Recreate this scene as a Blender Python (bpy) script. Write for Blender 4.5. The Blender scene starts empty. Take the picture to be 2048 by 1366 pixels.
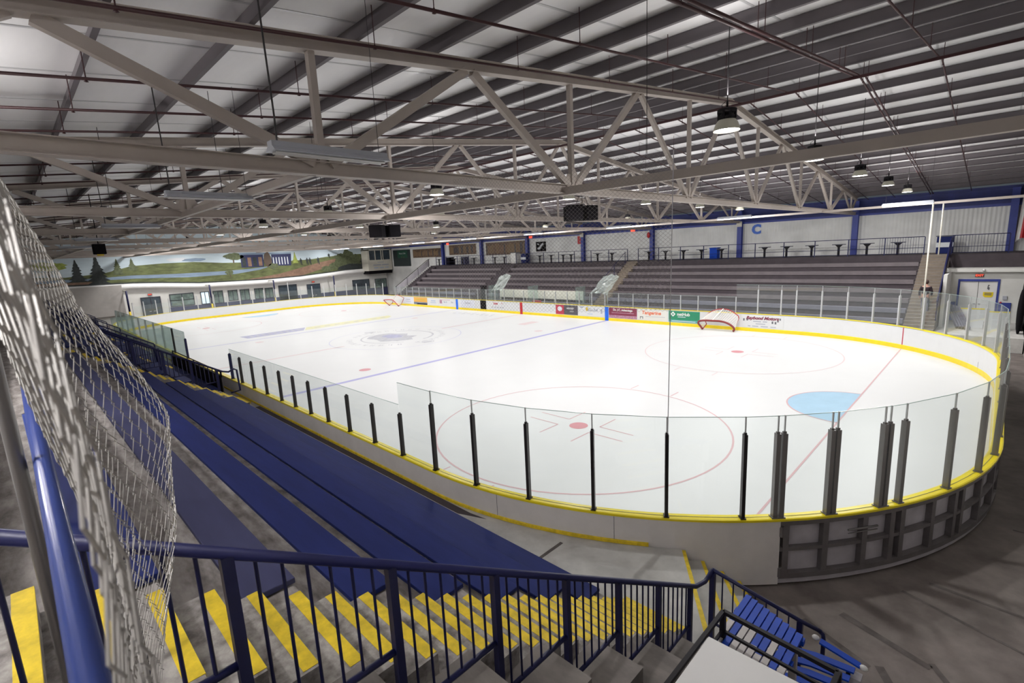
import bpy, bmesh, math, random
from math import sin, cos, pi, hypot, atan2, radians, sqrt
from mathutils import Vector, Matrix
R = random.Random(7)
SC = bpy.context.scene
COL = SC.collection

# ------------------------------------------------------------------ materials
def mat(name, col, rough=.6, metal=0., noise=0., nscale=6., bump=0., emit=0., ecol=None, spec=None, coat=0., stretch=(1,1,1), col2=None, detail=5):
    m = bpy.data.materials.new(name); m.use_nodes = True
    nt = m.node_tree; b = nt.nodes['Principled BSDF']
    c = (*col, 1)
    b.inputs['Base Color'].default_value = c
    b.inputs['Roughness'].default_value = rough
    b.inputs['Metallic'].default_value = metal
    if spec is not None: b.inputs['Specular IOR Level'].default_value = spec
    if coat: b.inputs['Coat Weight'].default_value = coat; b.inputs['Coat Roughness'].default_value = .08
    if emit:
        b.inputs['Emission Color'].default_value = (*(ecol or col), 1); b.inputs['Emission Strength'].default_value = emit
    if noise or bump or col2:
        tc = nt.nodes.new('ShaderNodeTexCoord'); mp = nt.nodes.new('ShaderNodeMapping')
        mp.inputs['Scale'].default_value = stretch
        nt.links.new(tc.outputs['Object'], mp.inputs['Vector'])
        n = nt.nodes.new('ShaderNodeTexNoise'); n.inputs['Scale'].default_value = nscale; n.inputs['Detail'].default_value = detail
        n.inputs['Roughness'].default_value = .62
        nt.links.new(mp.outputs['Vector'], n.inputs['Vector'])
        cr = nt.nodes.new('ShaderNodeValToRGB')
        a = tuple(max(0, x*(1-noise)) for x in col); z = col2 or tuple(min(1, x*(1+noise)) for x in col)
        cr.color_ramp.elements[0].position = .33; cr.color_ramp.elements[0].color = (*a, 1)
        cr.color_ramp.elements[1].position = .68; cr.color_ramp.elements[1].color = (*z, 1)
        nt.links.new(n.outputs['Fac'], cr.inputs['Fac']); nt.links.new(cr.outputs['Color'], b.inputs['Base Color'])
        if bump:
            bn = nt.nodes.new('ShaderNodeBump'); bn.inputs['Strength'].default_value = bump; bn.inputs['Distance'].default_value = .02
            nt.links.new(n.outputs['Fac'], bn.inputs['Height']); nt.links.new(bn.outputs['Normal'], b.inputs['Normal'])
    return m
def glassmat(name, tint, fac=.10, rough=.02, haze=0., hcol=(.8,.9,.88)):
    m = bpy.data.materials.new(name); m.use_nodes = True; nt = m.node_tree
    for n in list(nt.nodes): nt.nodes.remove(n)
    o = nt.nodes.new('ShaderNodeOutputMaterial'); t = nt.nodes.new('ShaderNodeBsdfTransparent'); g = nt.nodes.new('ShaderNodeBsdfGlossy')
    t.inputs['Color'].default_value = (*tint, 1); g.inputs['Roughness'].default_value = rough
    lw = nt.nodes.new('ShaderNodeLayerWeight'); lw.inputs['Blend'].default_value = .5
    pw = nt.nodes.new('ShaderNodeMath'); pw.operation='POWER'; pw.inputs[1].default_value=4.
    ml = nt.nodes.new('ShaderNodeMath'); ml.operation='MULTIPLY_ADD'; ml.inputs[1].default_value=.45; ml.inputs[2].default_value=.025
    nt.links.new(lw.outputs['Facing'], pw.inputs[0]); nt.links.new(pw.outputs[0], ml.inputs[0])
    mx = nt.nodes.new('ShaderNodeMixShader')
    nt.links.new(ml.outputs[0], mx.inputs['Fac']); nt.links.new(t.outputs[0], mx.inputs[1]); nt.links.new(g.outputs[0], mx.inputs[2])
    last = mx
    if haze:
        d = nt.nodes.new('ShaderNodeBsdfDiffuse'); d.inputs['Color'].default_value = (*hcol, 1)
        m2 = nt.nodes.new('ShaderNodeMixShader'); m2.inputs['Fac'].default_value = haze
        nt.links.new(mx.outputs[0], m2.inputs[1]); nt.links.new(d.outputs[0], m2.inputs[2]); last = m2
    nt.links.new(last.outputs[0], o.inputs['Surface'])
    return m
def wave_ribs(name, col, scale, axis='X', rough=.5, strength=.6, dark=.82, noise_amt=.5):
    """sheet cladding with ribs"""
    m = mat(name, col, rough); nt = m.node_tree; b = nt.nodes['Principled BSDF']
    tc = nt.nodes.new('ShaderNodeTexCoord'); w = nt.nodes.new('ShaderNodeTexWave')
    w.wave_type = 'BANDS'; w.bands_direction = axis; w.inputs['Scale'].default_value = scale; w.inputs['Distortion'].default_value = 0
    nt.links.new(tc.outputs['Object'], w.inputs['Vector'])
    bn = nt.nodes.new('ShaderNodeBump'); bn.inputs['Strength'].default_value = strength; bn.inputs['Distance'].default_value = .03
    nt.links.new(w.outputs['Fac'], bn.inputs['Height']); nt.links.new(bn.outputs['Normal'], b.inputs['Normal'])
    n = nt.nodes.new('ShaderNodeTexNoise'); n.inputs['Scale'].default_value = .7; n.inputs['Detail'].default_value = 6
    nt.links.new(tc.outputs['Object'], n.inputs['Vector'])
    cr = nt.nodes.new('ShaderNodeValToRGB')
    cr.color_ramp.elements[0].position = .3; cr.color_ramp.elements[0].color = (*[c*dark for c in col], 1)
    cr.color_ramp.elements[1].position = .65; cr.color_ramp.elements[1].color = (*col, 1)
    nt.links.new(n.outputs['Fac'], cr.inputs['Fac']); nt.links.new(cr.outputs['Color'], b.inputs['Base Color'])
    return m
M = {}
M['ice'] = mat('ice', (.66,.675,.68), .38, noise=.012, nscale=.6, spec=.16)
M['ice_red'] = mat('ice_red', (.60,.40,.42), .38, spec=.16)
M['ice_redpale'] = mat('ice_redpale', (.64,.53,.54), .38, spec=.16)
M['ice_dot'] = mat('ice_dot', (.58,.26,.29), .38, spec=.16)
M['ice_blue'] = mat('ice_blue', (.36,.36,.62), .38, spec=.16)
M['ice_bluepale'] = mat('ice_bluepale', (.50,.51,.66), .38, spec=.16)
M['ice_crease'] = mat('ice_crease', (.36,.54,.68), .38, noise=.04, nscale=2., spec=.16)
M['ice_yellow'] = mat('ice_yellow', (.66,.65,.40), .38, noise=.05, nscale=2., spec=.16)
M['ice_grey'] = mat('ice_grey', (.46,.47,.51), .38, noise=.12, nscale=3., spec=.16)
M['ice_navy'] = mat('ice_navy', (.36,.37,.52), .38, noise=.15, nscale=3., spec=.16)
M['white_board'] = mat('white_board', (.70,.71,.72), .45, noise=.015, nscale=2.)
M['board_outer'] = mat('board_outer', (.72,.69,.68), .5, noise=.06, nscale=1.5)
M['yellow'] = mat('yellow', (.86,.66,.015), .4, noise=.06, nscale=4.)
M['yellow_cap'] = mat('yellow_cap', (.86,.70,.01), .35, noise=.03, nscale=3.)
M['yellow_paint'] = mat('yellow_paint', (.74,.54,.02), .6, noise=.22, nscale=9., bump=.1)
M['steel_frame'] = mat('steel_frame', (.17,.155,.16), .5, metal=.3, noise=.15, nscale=4.)
M['panel_back'] = mat('panel_back', (.48,.46,.50), .55, noise=.15, nscale=2.)
M['concrete'] = mat('concrete', (.21,.19,.175), .85, noise=.28, nscale=3.5, bump=.15, stretch=(.5,1,1))
M['concrete_worn'] = mat('concrete_worn', (.17,.15,.14), .85, nscale=5., bump=.2, stretch=(.6,1.6,1), col2=(.42,.39,.37), noise=.2, detail=9)
M['step_worn'] = mat('step_worn', (.16,.14,.135), .85, nscale=9., bump=.2, col2=(.46,.44,.41), noise=.2, detail=9)
M['walkway'] = mat('walkway', (.52,.51,.49), .8, noise=.16, nscale=2., bump=.1)
M['floor'] = mat('floor', (.15,.125,.115), .75, nscale=1.4, bump=.1, noise=.22, col2=(.22,.19,.175), detail=8)
M['floor_line'] = mat('floor_line', (.105,.09,.085), .8, noise=.3, nscale=5.)
M['dark_gap'] = mat('dark_gap', (.03,.025,.03), .8)
M['bench_blue'] = mat('bench_blue', (.012,.020,.105), .6, spec=.12, noise=.12, nscale=4., stretch=(.3,2,1), bump=.04)
M['bench_pale'] = mat('bench_pale', (.042,.045,.10), .6, spec=.12, noise=.10, nscale=4., stretch=(.3,2,1), bump=.04)
M['bench_grey'] = mat('bench_grey', (.13,.11,.12), .55, noise=.12, nscale=2.)
M['bench_greyblue'] = mat('bench_greyblue', (.155,.15,.19), .5, noise=.1, nscale=2.)
M['riser_grey'] = mat('riser_grey', (.055,.044,.052), .8, noise=.15, nscale=2.)  # darkened so the shade under the far bench rows sits in the colour
M['stair_brown'] = mat('stair_brown', (.20,.165,.13), .8, noise=.15, nscale=3.)
M['rail_navy'] = mat('rail_navy', (.011,.013,.065), .42, noise=.06, nscale=5., spec=.3)
M['blue_col'] = mat('blue_col', (.035,.055,.30), .45, noise=.08, nscale=2.)
M['blue_band'] = mat('blue_band', (.030,.042,.20), .55, noise=.2, nscale=1.2, bump=.3)
M['black'] = mat('black', (.006,.005,.007), .85, spec=.15)
M['black_metal'] = mat('black_metal', (.010,.009,.012), .6, spec=.2)
M['post_black'] = mat('post_black', (.028,.024,.026), .35, metal=.5)
M['post_alu'] = mat('post_alu', (.55,.56,.57), .35, metal=.5)
M['post_dull'] = mat('post_dull', (.22,.21,.21), .35, metal=.6)
M['truss'] = mat('truss', (.44,.39,.355), .55, noise=.06, nscale=2.)
M['purlin'] = mat('purlin', (.125,.11,.12), .6, noise=.08, nscale=1.)
M['pipe'] = mat('pipe', (.045,.010,.013), .5)
M['cord'] = mat('cord', (.03,.028,.03), .6)
M['cable'] = mat('cable', (.62,.62,.66), .4)
M['wall_white'] = wave_ribs('wall_white', (.83,.84,.83), 1.55, 'X')
M['wall_plain'] = mat('wall_plain', (.72,.72,.69), .6, noise=.05, nscale=1.)
M['wall_grey'] = mat('wall_grey', (.42,.40,.38), .7, noise=.08, nscale=1.)
M['wall_navy'] = mat('wall_navy', (.05,.055,.13), .6, noise=.1, nscale=2.)
M['white_paint'] = mat('white_paint', (.78,.78,.77), .5, noise=.03, nscale=2.)
M['cream'] = mat('cream', (.64,.62,.54), .5, noise=.03, nscale=2.)
M['roof_skin'] = mat('roof_skin', (.90,.89,.90), .38, noise=.06, nscale=.9, bump=.35, stretch=(.25,1.2,1))
M['roof_tape'] = mat('roof_tape', (.66,.66,.67), .3, metal=.2)
M['brown_board'] = mat('brown_board', (.08,.045,.028), .6, nscale=9., noise=.45, col2=(.22,.14,.09), stretch=(1.5,1,.8))
M['green_board'] = mat('green_board', (.020,.032,.034), .5, noise=.1, nscale=2.)
M['green_dark'] = mat('green_dark', (.012,.075,.045), .5)
M['red'] = mat('red', (.55,.02,.03), .45)
M['red_tube'] = mat('red_tube', (.42,.035,.035), .35)
M['goal_brown'] = mat('goal_brown', (.22,.03,.03), .35)
M['goal_white'] = mat('goal_white', (.80,.79,.76), .5)
M['window_dark'] = mat('window_dark', (.055,.075,.095), .12, noise=.3, nscale=1.5)
M['window_green'] = mat('window_green', (.16,.22,.20), .12, noise=.5, nscale=1.3)
M['window_bright'] = mat('window_bright', (.6,.7,.75), .2, emit=.9, ecol=(.75,.9,1.))
M['frame_dark'] = mat('frame_dark', (.05,.055,.075), .5)
M['ad_green'] = mat('ad_green', (.025,.25,.13), .4, noise=.06, nscale=3.)
M['ad_green2'] = mat('ad_green2', (.10,.36,.34), .4, noise=.1, nscale=4.)
M['ad_maroon'] = mat('ad_maroon', (.22,.035,.07), .4, noise=.12, nscale=4.)
M['ad_maroon2'] = mat('ad_maroon2', (.42,.22,.30), .4, noise=.3, nscale=9.)
M['ad_cream'] = mat('ad_cream', (.72,.71,.66), .4)
M['ad_red'] = mat('ad_red', (.48,.04,.07), .4)
M['ad_dark'] = mat('ad_dark', (.09,.085,.10), .4)
M['ad_orange'] = mat('ad_orange', (.78,.42,.08), .4)
M['ad_orangered'] = mat('ad_orangered', (.78,.20,.10), .4)
M['ad_slate'] = mat('ad_slate', (.16,.20,.30), .4)
M['ad_sky'] = mat('ad_sky', (.40,.50,.68), .4)
M['ad_pale'] = mat('ad_pale', (.70,.72,.80), .4)
M['ad_ink'] = mat('ad_ink', (.14,.14,.16), .4)
M['ad_greytext'] = mat('ad_greytext', (.42,.44,.50), .4)
M['ad_blue'] = mat('ad_blue', (.02,.13,.62), .4)
M['blue_mark'] = mat('blue_mark', (.01,.14,.72), .4)
M['gold'] = mat('gold', (.62,.45,.05), .4)
M['bright_blue'] = mat('bright_blue', (.006,.055,.42), .5, noise=.08, nscale=5., spec=.15)
M['slat_grey'] = mat('slat_grey', (.42,.39,.38), .5, noise=.1, nscale=8.)
M['slat_pale'] = mat('slat_pale', (.52,.48,.43), .5, noise=.1, nscale=8.)
M['lamp_on'] = mat('lamp_on', (1,1,1), .5, emit=30., ecol=(.95,.93,1.))
M['strip_on'] = mat('strip_on', (1,1,1), .5, emit=14., ecol=(.94,.93,1.))
M['lamp_shade'] = mat('lamp_shade', (.50,.49,.40), .3, noise=.05, nscale=3.)
M['fixture_grey'] = mat('fixture_grey', (.40,.42,.47), .4)
M['exit_red'] = mat('exit_red', (.8,.05,.03), .4, emit=1.5, ecol=(1.,.12,.06))
M['galv'] = mat('galv', (.37,.355,.335), .42, metal=.35, noise=.15, nscale=30.)
M['blue_pipe'] = mat('blue_pipe', (.035,.06,.24), .22, coat=.5)
M['m_sky'] = mat('m_sky', (.52,.62,.68), .7, nscale=.5, noise=.1, stretch=(1,.5,2))
M['m_grass'] = mat('m_grass', (.115,.135,.05), .7, nscale=1.4, noise=.4, stretch=(1,.6,2.5))
M['m_lime'] = mat('m_lime', (.30,.36,.08), .7, nscale=3., noise=.3)
M['m_lake'] = mat('m_lake', (.20,.27,.36), .7, nscale=1.5, noise=.2, stretch=(1,.4,3))
M['m_path'] = mat('m_path', (.23,.14,.095), .7, nscale=2., noise=.25)
M['m_dark'] = mat('m_dark', (.028,.035,.035), .7, nscale=4., noise=.3)
M['m_tree'] = mat('m_tree', (.10,.12,.06), .7, nscale=4., noise=.35)
M['m_trunk'] = mat('m_trunk', (.10,.07,.05), .7)
M['m_navy'] = mat('m_navy', (.025,.03,.09), .7)
M['m_white'] = mat('m_white', (.60,.63,.66), .7)
M['strip_brown'] = mat('strip_brown', (.26,.17,.085), .5)
M['skin'] = mat('skin', (.48,.26,.20), .5)
M['hair'] = mat('hair', (.05,.022,.02), .7)
M['jacket'] = mat('jacket', (.03,.018,.025), .8)
M['trousers'] = mat('trousers', (.15,.145,.18), .8)
M['shoe'] = mat('shoe', (.7,.7,.7), .6)
M['glass'] = glassmat('glass', (.965,.985,.98), haze=.025, hcol=(.75,.83,.83))
M['glass_old'] = glassmat('glass_old', (.90,.955,.94), haze=.16, hcol=(.50,.60,.57))
M['glass_edge'] = mat('glass_edge', (.45,.60,.56), .2)
M['plexi'] = glassmat('plexi', (.85,.92,.90), haze=.35, hcol=(.70,.78,.74))  # milky haze stands in for light glinting on the plexiglass

# ------------------------------------------------------------------ mesh builder
class MB:
    def __init__(s): s.v=[]; s.f=[]; s.m=[]; s.cur=0; s.sm=[]; s.smooth=False
    def mi(s,i): s.cur=i; return s
    def _add(s, vs, fs):
        o=len(s.v); s.v+= [tuple(v) for v in vs]
        for f in fs: s.f.append(tuple(o+i for i in f)); s.m.append(s.cur); s.sm.append(s.smooth)
        return s
    def box(s,x0,x1,y0,y1,z0,z1):
        vs=[(x0,y0,z0),(x1,y0,z0),(x1,y1,z0),(x0,y1,z0),(x0,y0,z1),(x1,y0,z1),(x1,y1,z1),(x0,y1,z1)]
        return s._add(vs,[(0,3,2,1),(4,5,6,7),(0,1,5,4),(1,2,6,5),(2,3,7,6),(3,0,4,7)])
    def quad(s,a,b,c,d): return s._add([a,b,c,d],[(0,1,2,3)])
    def poly(s,ps): return s._add(ps,[tuple(range(len(ps)))])
    def prism(s,ps,d):
        """polygon ps extruded by vector d"""
        n=len(ps); vs=[tuple(p) for p in ps]+[tuple(p[i]+d[i] for i in range(3)) for p in ps]
        fs=[tuple(range(n-1,-1,-1)),tuple(range(n,2*n))]+[(i,(i+1)%n,n+(i+1)%n,n+i) for i in range(n)]
        return s._add(vs,fs)
    def frame(s,p,q,up=(0,0,1)):
        p=Vector(p);q=Vector(q); d=(q-p).normalized(); u=Vector(up)
        if abs(d.dot(u))>.98: u=Vector((1,0,0))
        r=d.cross(u).normalized(); u=r.cross(d).normalized(); return p,q,d,r,u
    def bar(s,p,q,w,h,up=(0,0,1)):
        p,q,d,r,u=s.frame(p,q,up); vs=[]
        for e in (p,q):
            for a,b in ((-1,-1),(1,-1),(1,1),(-1,1)): vs.append(e+r*(a*w/2)+u*(b*h/2))
        return s._add(vs,[(0,3,2,1),(4,5,6,7),(0,1,5,4),(1,2,6,5),(2,3,7,6),(3,0,4,7)])
    def ibeam(s,p,q,w,h,t=.012,tw=.012):
        P,Q,d,r,u=s.frame(p,q)
        s.bar(P+u*(h/2-t/2),Q+u*(h/2-t/2),w,t); s.bar(P-u*(h/2-t/2),Q-u*(h/2-t/2),w,t)
        return s.bar(P,Q,tw,h-2*t)
    def zed(s,p,q,w,h,t=.006):
        P,Q,d,r,u=s.frame(p,q)
        s.bar(P,Q,t*2,h); s.bar(P-u*(h/2)+r*(w/2),Q-u*(h/2)+r*(w/2),w,t*2); return s.bar(P+u*(h/2)-r*(w/2),Q+u*(h/2)-r*(w/2),w,t*2)
    def tube(s,pts,rad,n=8,cap=True,closed=False):
        pts=[Vector(p) for p in pts]; N=len(pts); rs=rad if isinstance(rad,(list,tuple)) else [rad]*N
        T=[]
        for i in range(N):
            a=pts[(i-1)%N] if (i>0 or closed) else pts[i]; b=pts[(i+1)%N] if (i<N-1 or closed) else pts[i]
            T.append((b-a).normalized())
        u=Vector((0,0,1))
        if abs(T[0].dot(u))>.95: u=Vector((1,0,0))
        vs=[]; prev=None
        for i in range(N):
            if prev is None: r=T[i].cross(u).normalized()
            else:
                r=prev-T[i]*prev.dot(T[i]); r.normalize()
            prev=r; w=T[i].cross(r)
            for k in range(n):
                a=2*pi*k/n; vs.append(pts[i]+(r*cos(a)+w*sin(a))*rs[i])
        fs=[]
        for i in range(N if closed else N-1):
            j=(i+1)%N
            for k in range(n): fs.append((i*n+k,i*n+(k+1)%n,j*n+(k+1)%n,j*n+k))
        if cap and not closed: fs.append(tuple(range(n-1,-1,-1))); fs.append(tuple((N-1)*n+k for k in range(n)))
        old=s.smooth; s.smooth = n>=6; s._add(vs,fs); s.smooth=old; return s
    def lathe(s,c,prof,n=20):
        c=Vector(c); vs=[]; 
        for r,z in prof:
            for k in range(n): vs.append(c+Vector((r*cos(2*pi*k/n),r*sin(2*pi*k/n),z)))
        fs=[(i*n+k,i*n+(k+1)%n,(i+1)*n+(k+1)%n,(i+1)*n+k) for i in range(len(prof)-1) for k in range(n)]
        old=s.smooth; s.smooth=True; s._add(vs,fs); s.smooth=old; return s
    def disk(s,c,r,n=24,z=1):
        c=Vector(c); return s._add([c+Vector((r*cos(2*pi*k/n),r*sin(2*pi*k/n),0)) for k in range(n)],[tuple(range(n)) if z>0 else tuple(range(n-1,-1,-1))])
    def sphere(s,c,r,n=12,m=8,sc=(1,1,1)):
        prof=[]; c=Vector(c); vs=[];fs=[]
        for i in range(m+1):
            t=pi*i/m
            for k in range(n): vs.append(c+Vector((r*sc[0]*sin(t)*cos(2*pi*k/n),r*sc[1]*sin(t)*sin(2*pi*k/n),r*sc[2]*cos(t))))
        for i in range(m):
            for k in range(n): fs.append((i*n+k,(i+1)*n+k,(i+1)*n+(k+1)%n,i*n+(k+1)%n))
        old=s.smooth; s.smooth=True; s._add(vs,fs); s.smooth=old; return s
    def extrude_profile(s, path, prof, close=True):
        """prof: (offset outward, z) list; path: list of (point2d, normal2d)"""
        n=len(prof); vs=[]
        for (p,nn) in path:
            for o,z in prof: vs.append((p[0]+nn[0]*o,p[1]+nn[1]*o,z))
        fs=[]
        for i in range(len(path)-1):
            for k in range(n if close else n-1):
                fs.append((i*n+k,i*n+(k+1)%n,(i+1)*n+(k+1)%n,(i+1)*n+k))
        if close: fs.append(tuple(range(n))); fs.append(tuple((len(path)-1)*n+k for k in range(n-1,-1,-1)))
        return s._add(vs,fs)
    def build(s,name,mats,parent=None,origin=None,bevel=0):
        me=bpy.data.meshes.new(name)
        if not isinstance(mats,(list,tuple)): mats=[mats]
        vs=s.v
        off=None
        if origin is not None: vs=[(v[0]-origin[0],v[1]-origin[1],v[2]-origin[2]) for v in vs]
        me.from_pydata(vs,[],s.f)
        for m in mats: me.materials.append(M[m] if isinstance(m,str) else m)
        me.polygons.foreach_set('material_index',s.m); me.polygons.foreach_set('use_smooth',s.sm)
        bm=bmesh.new(); bm.from_mesh(me); bmesh.ops.recalc_face_normals(bm,faces=bm.faces); bm.to_mesh(me); bm.free()
        me.update()
        o=bpy.data.objects.new(name,me); COL.objects.link(o)
        if origin is not None: o.location=origin
        if parent is not None: o.parent=parent
        if bevel:
            md=o.modifiers.new('bevel','BEVEL'); md.width=bevel; md.segments=2; md.limit_method='ANGLE'
        return o
def tag(o,label=None,cat=None,group=None,kind=None):
    if label: o['label']=label
    if cat: o['category']=cat
    if group: o['group']=group
    if kind: o['kind']=kind
    return o
def struct(o): o['kind']='structure'; return o
def empty(name,loc=(0,0,0),rz=0):
    o=bpy.data.objects.new(name,None); COL.objects.link(o); o.location=loc; o.rotation_euler=(0,0,rz); o.empty_display_size=.2; return o
def dup(root,loc,rz=None,label=None):
    def cp(o,par):
        c=o.copy(); COL.objects.link(c)
        if par is not None: c.parent=par
        for ch in [x for x in KIDS.get(o.name,[])]:
            k=cp(ch,c); KIDS.setdefault(c.name,[]).append(k)
        return c
    r=cp(root,None); r.location=loc
    if rz is not None: r.rotation_euler=(0,0,rz)
    if label: r['label']=label
    return r
KIDS={}
def kid(parent,o): KIDS.setdefault(parent.name,[]).append(o); return o
ORD=['first','second','third','fourth','fifth','sixth','seventh','eighth','ninth','tenth','eleventh','twelfth','thirteenth','fourteenth','fifteenth','sixteenth','seventeenth','eighteenth','nineteenth','twentieth']
def ordn(i):
    if i<20: return ORD[i]
    tens=['','','twenty','thirty','forty','fifty'][(i+1)//10]; u=(i+1)%10
    return tens+'-'+ORD[u-1] if u else {20:'twentieth',30:'thirtieth',40:'fortieth',50:'fiftieth'}[i+1]
def textmesh(s,size,depth=.002,shear=0.,bold=0.,spacing=1.):
    cu=bpy.data.curves.new('t','FONT'); cu.body=s; cu.size=size; cu.extrude=depth; cu.align_x='CENTER'; cu.align_y='CENTER'; cu.shear=shear; cu.offset=bold; cu.space_character=spacing; cu.resolution_u=3
    ob=bpy.data.objects.new('t',cu); COL.objects.link(ob)
    dg=bpy.context.evaluated_depsgraph_get(); dg.update()
    me=bpy.data.meshes.new_from_object(ob.evaluated_get(dg)); bpy.data.objects.remove(ob); bpy.data.curves.remove(cu)
    return me
def lettering(name,s,size,loc,face,material,parent,shear=0.,bold=0.,sx=1.,spacing=1.,lab=None):
    """face: 'S' reads from the south (normal -Y), 'E' reads from the east (normal +X)"""
    me=textmesh(s,size,.002,shear,bold,spacing)
    me.materials.clear(); me.materials.append(M[material])
    o=bpy.data.objects.new(name,me); COL.objects.link(o)
    rot={'S':(pi/2,0,0),'E':(pi/2,0,pi/2),'N':(pi/2,0,pi)}[face]
    o.rotation_euler=rot; o.location=loc; o.scale=(sx,1,1)
    if parent is not None: o.parent=parent
    if lab: o['label']=lab
    return o

# ------------------------------------------------------------------ rink outline
HW=12.95; HL=30.48; CR=8.53
def corner_pt(cx,cy,ang,r): return (cx+r*cos(ang),cy+r*sin(ang))
def outline(n=20):
    """closed outline as (pt,normal) counter-clockwise, starting at near side x=-21.95"""
    P=[]
    sx,sy=HL-CR,HW-CR
    P.append(((-sx,-HW),(0,-1)))
    for i in range(n+1):
        a=-pi/2+pi/2*i/n; P.append((corner_pt(sx,-sy,a,CR),(cos(a),sin(a))))
    for i in range(n+1):
        a=pi/2*i/n; P.append((corner_pt(sx,sy,a,CR),(cos(a),sin(a))))
    for i in range(n+1):
        a=pi/2+pi/2*i/n; P.append((corner_pt(-sx,sy,a,CR),(cos(a),sin(a))))
    for i in range(n+1):
        a=pi+pi/2*i/n; P.append((corner_pt(-sx,-sy,a,CR),(cos(a),sin(a))))
    return P

# ------------------------------------------------------------------ camera
cd=bpy.data.cameras.new('camera'); cam=bpy.data.objects.new('camera',cd); COL.objects.link(cam); SC.camera=cam
CP=Vector((30.277,-18.842,5.636)); yaw,pit,rol=2.354,-.182,-.049
fw=Vector((cos(pit)*cos(yaw),cos(pit)*sin(yaw),sin(pit))); rr=Vector((sin(yaw),-cos(yaw),0)); uu=rr.cross(fw)
r2=rr*cos(rol)+uu*sin(rol); u2=-rr*sin(rol)+uu*cos(rol)
mw=Matrix((( r2.x,u2.x,-fw.x,CP.x),(r2.y,u2.y,-fw.y,CP.y),(r2.z,u2.z,-fw.z,CP.z),(0,0,0,1)))
cam.matrix_world=mw
cd.sensor_width=36; cd.lens=988.49/2048*36; cd.clip_start=.05; cd.clip_end=300
cd.dof.use_dof=True; cd.dof.focus_distance=14.; cd.dof.aperture_fstop=7.0

# ------------------------------------------------------------------ ice with its markings
def ring(mb,cx,cy,r,w,z,a0=0,a1=2*pi,n=72):
    ps=[]
    for i in range(n):
        a=a0+(a1-a0)*i/n; b=a0+(a1-a0)*(i+1)/n
        mb.quad((cx+(r-w)*cos(a),cy+(r-w)*sin(a),z),(cx+r*cos(a),cy+r*sin(a),z),(cx+r*cos(b),cy+r*sin(b),z),(cx+(r-w)*cos(b),cy+(r-w)*sin(b),z))
def rect(mb,x0,x1,y0,y1,z): mb.quad((x0,y0,z),(x1,y0,z),(x1,y1,z),(x0,y1,z))
ice=MB()
ICEM=['ice','ice_red','ice_redpale','ice_dot','ice_blue','ice_bluepale','ice_crease','ice_yellow','ice_grey','ice_navy']
ol=outline(24)
ice.mi(0).prism([(p[0][0]+p[1][0]*.02,p[0][1]+p[1][1]*.02,-.12) for p in ol],(0,0,.12))
Z1=.003; Z2=.005
ice.mi(4); rect(ice,9.0-.15,9.0+.15,-HW,HW,Z1)
ice.mi(5); rect(ice,-9.15,-8.85,-HW,HW,Z1)
ice.mi(2); rect(ice,-.12,.12,-HW,-4.0,Z1); rect(ice,-.12,.12,4.0,HW,Z1)
gy=11.15
ice.mi(1); rect(ice,27.105,27.155,-gy,gy,Z2); rect(ice,-27.155,-27.105,-gy,gy,Z1)
for sx in (1,-1):
    ice.mi(6); pts=[(sx*27.13-sx*1.83*cos(a),1.83*sin(a),Z1) for a in [(-pi/2+pi*i/32) for i in range(33)]]
    ice.poly(pts)
    ice.mi(1); ring(ice,sx*27.13,0,1.86,.05,Z2,pi/2 if sx>0 else -pi/2,3*pi/2 if sx>0 else pi/2,36)
for cx in (21.03,-21.03):
    for cy in (6.71,-6.71):
        ice.mi(1 if cy<0 else 2); ring(ice,cx,cy,4.57,.055,Z1)
        ice.mi(3); ice.poly([(cx+.30*cos(a),cy+.30*sin(a),Z1) for a in [2*pi*i/24 for i in range(24)]])
        ice.mi(1 if cy<0 else 2)
        for ax in (1,-1):
            for ay in (1,-1):
                x0=cx+ax*.61; y0=cy+ay*.30
                rect(ice,min(x0,x0+ax*1.2),max(x0,x0+ax*1.2),y0-.025,y0+.025,Z1)
                rect(ice,x0-.025,x0+.025,min(y0,y0+ay*.9),max(y0,y0+ay*.9),Z1)
            for hx in (-.85,.85):
                y1=cy+ax*4.57; rect(ice,cx+hx-.025,cx+hx+.025,min(y1,y1+ax*.6),max(y1,y1+ax*.6),Z1)
for cx in (7.5,-7.5):
    for cy in (6.71,-6.71):
        ice.mi(3 if cx>0 and cy<0 else 2); ice.poly([(cx+.30*cos(a),cy+.30*sin(a),Z1) for a in [2*pi*i/24 for i in range(24)]])
ice.mi(5); ring(ice,0,0,4.57,.05,Z1,n=90)
# faded logo in the centre circle: ring of strokes round a grey figure
ice.mi(8)
for i in range(34):
    a=2*pi*i/34
    if i%11==10: continue
    r0,r1=3.05,3.45
    for k in (0,1):
        b=a+k*.055; r1b=r1-(.14 if (i+k)%3==0 else 0)
        ice.quad((r0*cos(b),r0*sin(b),Z1),(r1b*cos(b),r1b*sin(b),Z1),(r1b*cos(b+.02),r1b*sin(b+.02),Z1),(r0*cos(b+.02),r0*sin(b+.02),Z1))
    if i%2: ice.quad((3.22*cos(a),3.22*sin(a),Z1),(3.28*cos(a),3.28*sin(a),Z1),(3.28*cos(a+.075),3.28*sin(a+.075),Z1),(3.22*cos(a+.075),3.22*sin(a+.075),Z1))
ring(ice,0,0,2.6,.14,Z1,.2,2.6); ring(ice,0,0,2.5,.10,Z1,3.3,5.9)
blob=[(-1.9,-1.1),(-1.2,-1.7),(-.2,-1.5),(.7,-1.75),(1.6,-1.0),(2.0,0),(1.3,.35),(.9,1.1),(.2,.7),(-.5,1.25),(-1.2,.8),(-1.9,.6),(-2.1,-.2)]
ice.poly([(x,y,Z1) for x,y in blob])
ice.mi(9); ice.poly([(x*.45-.4,y*.45+.1,Z2) for x,y in blob])
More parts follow.
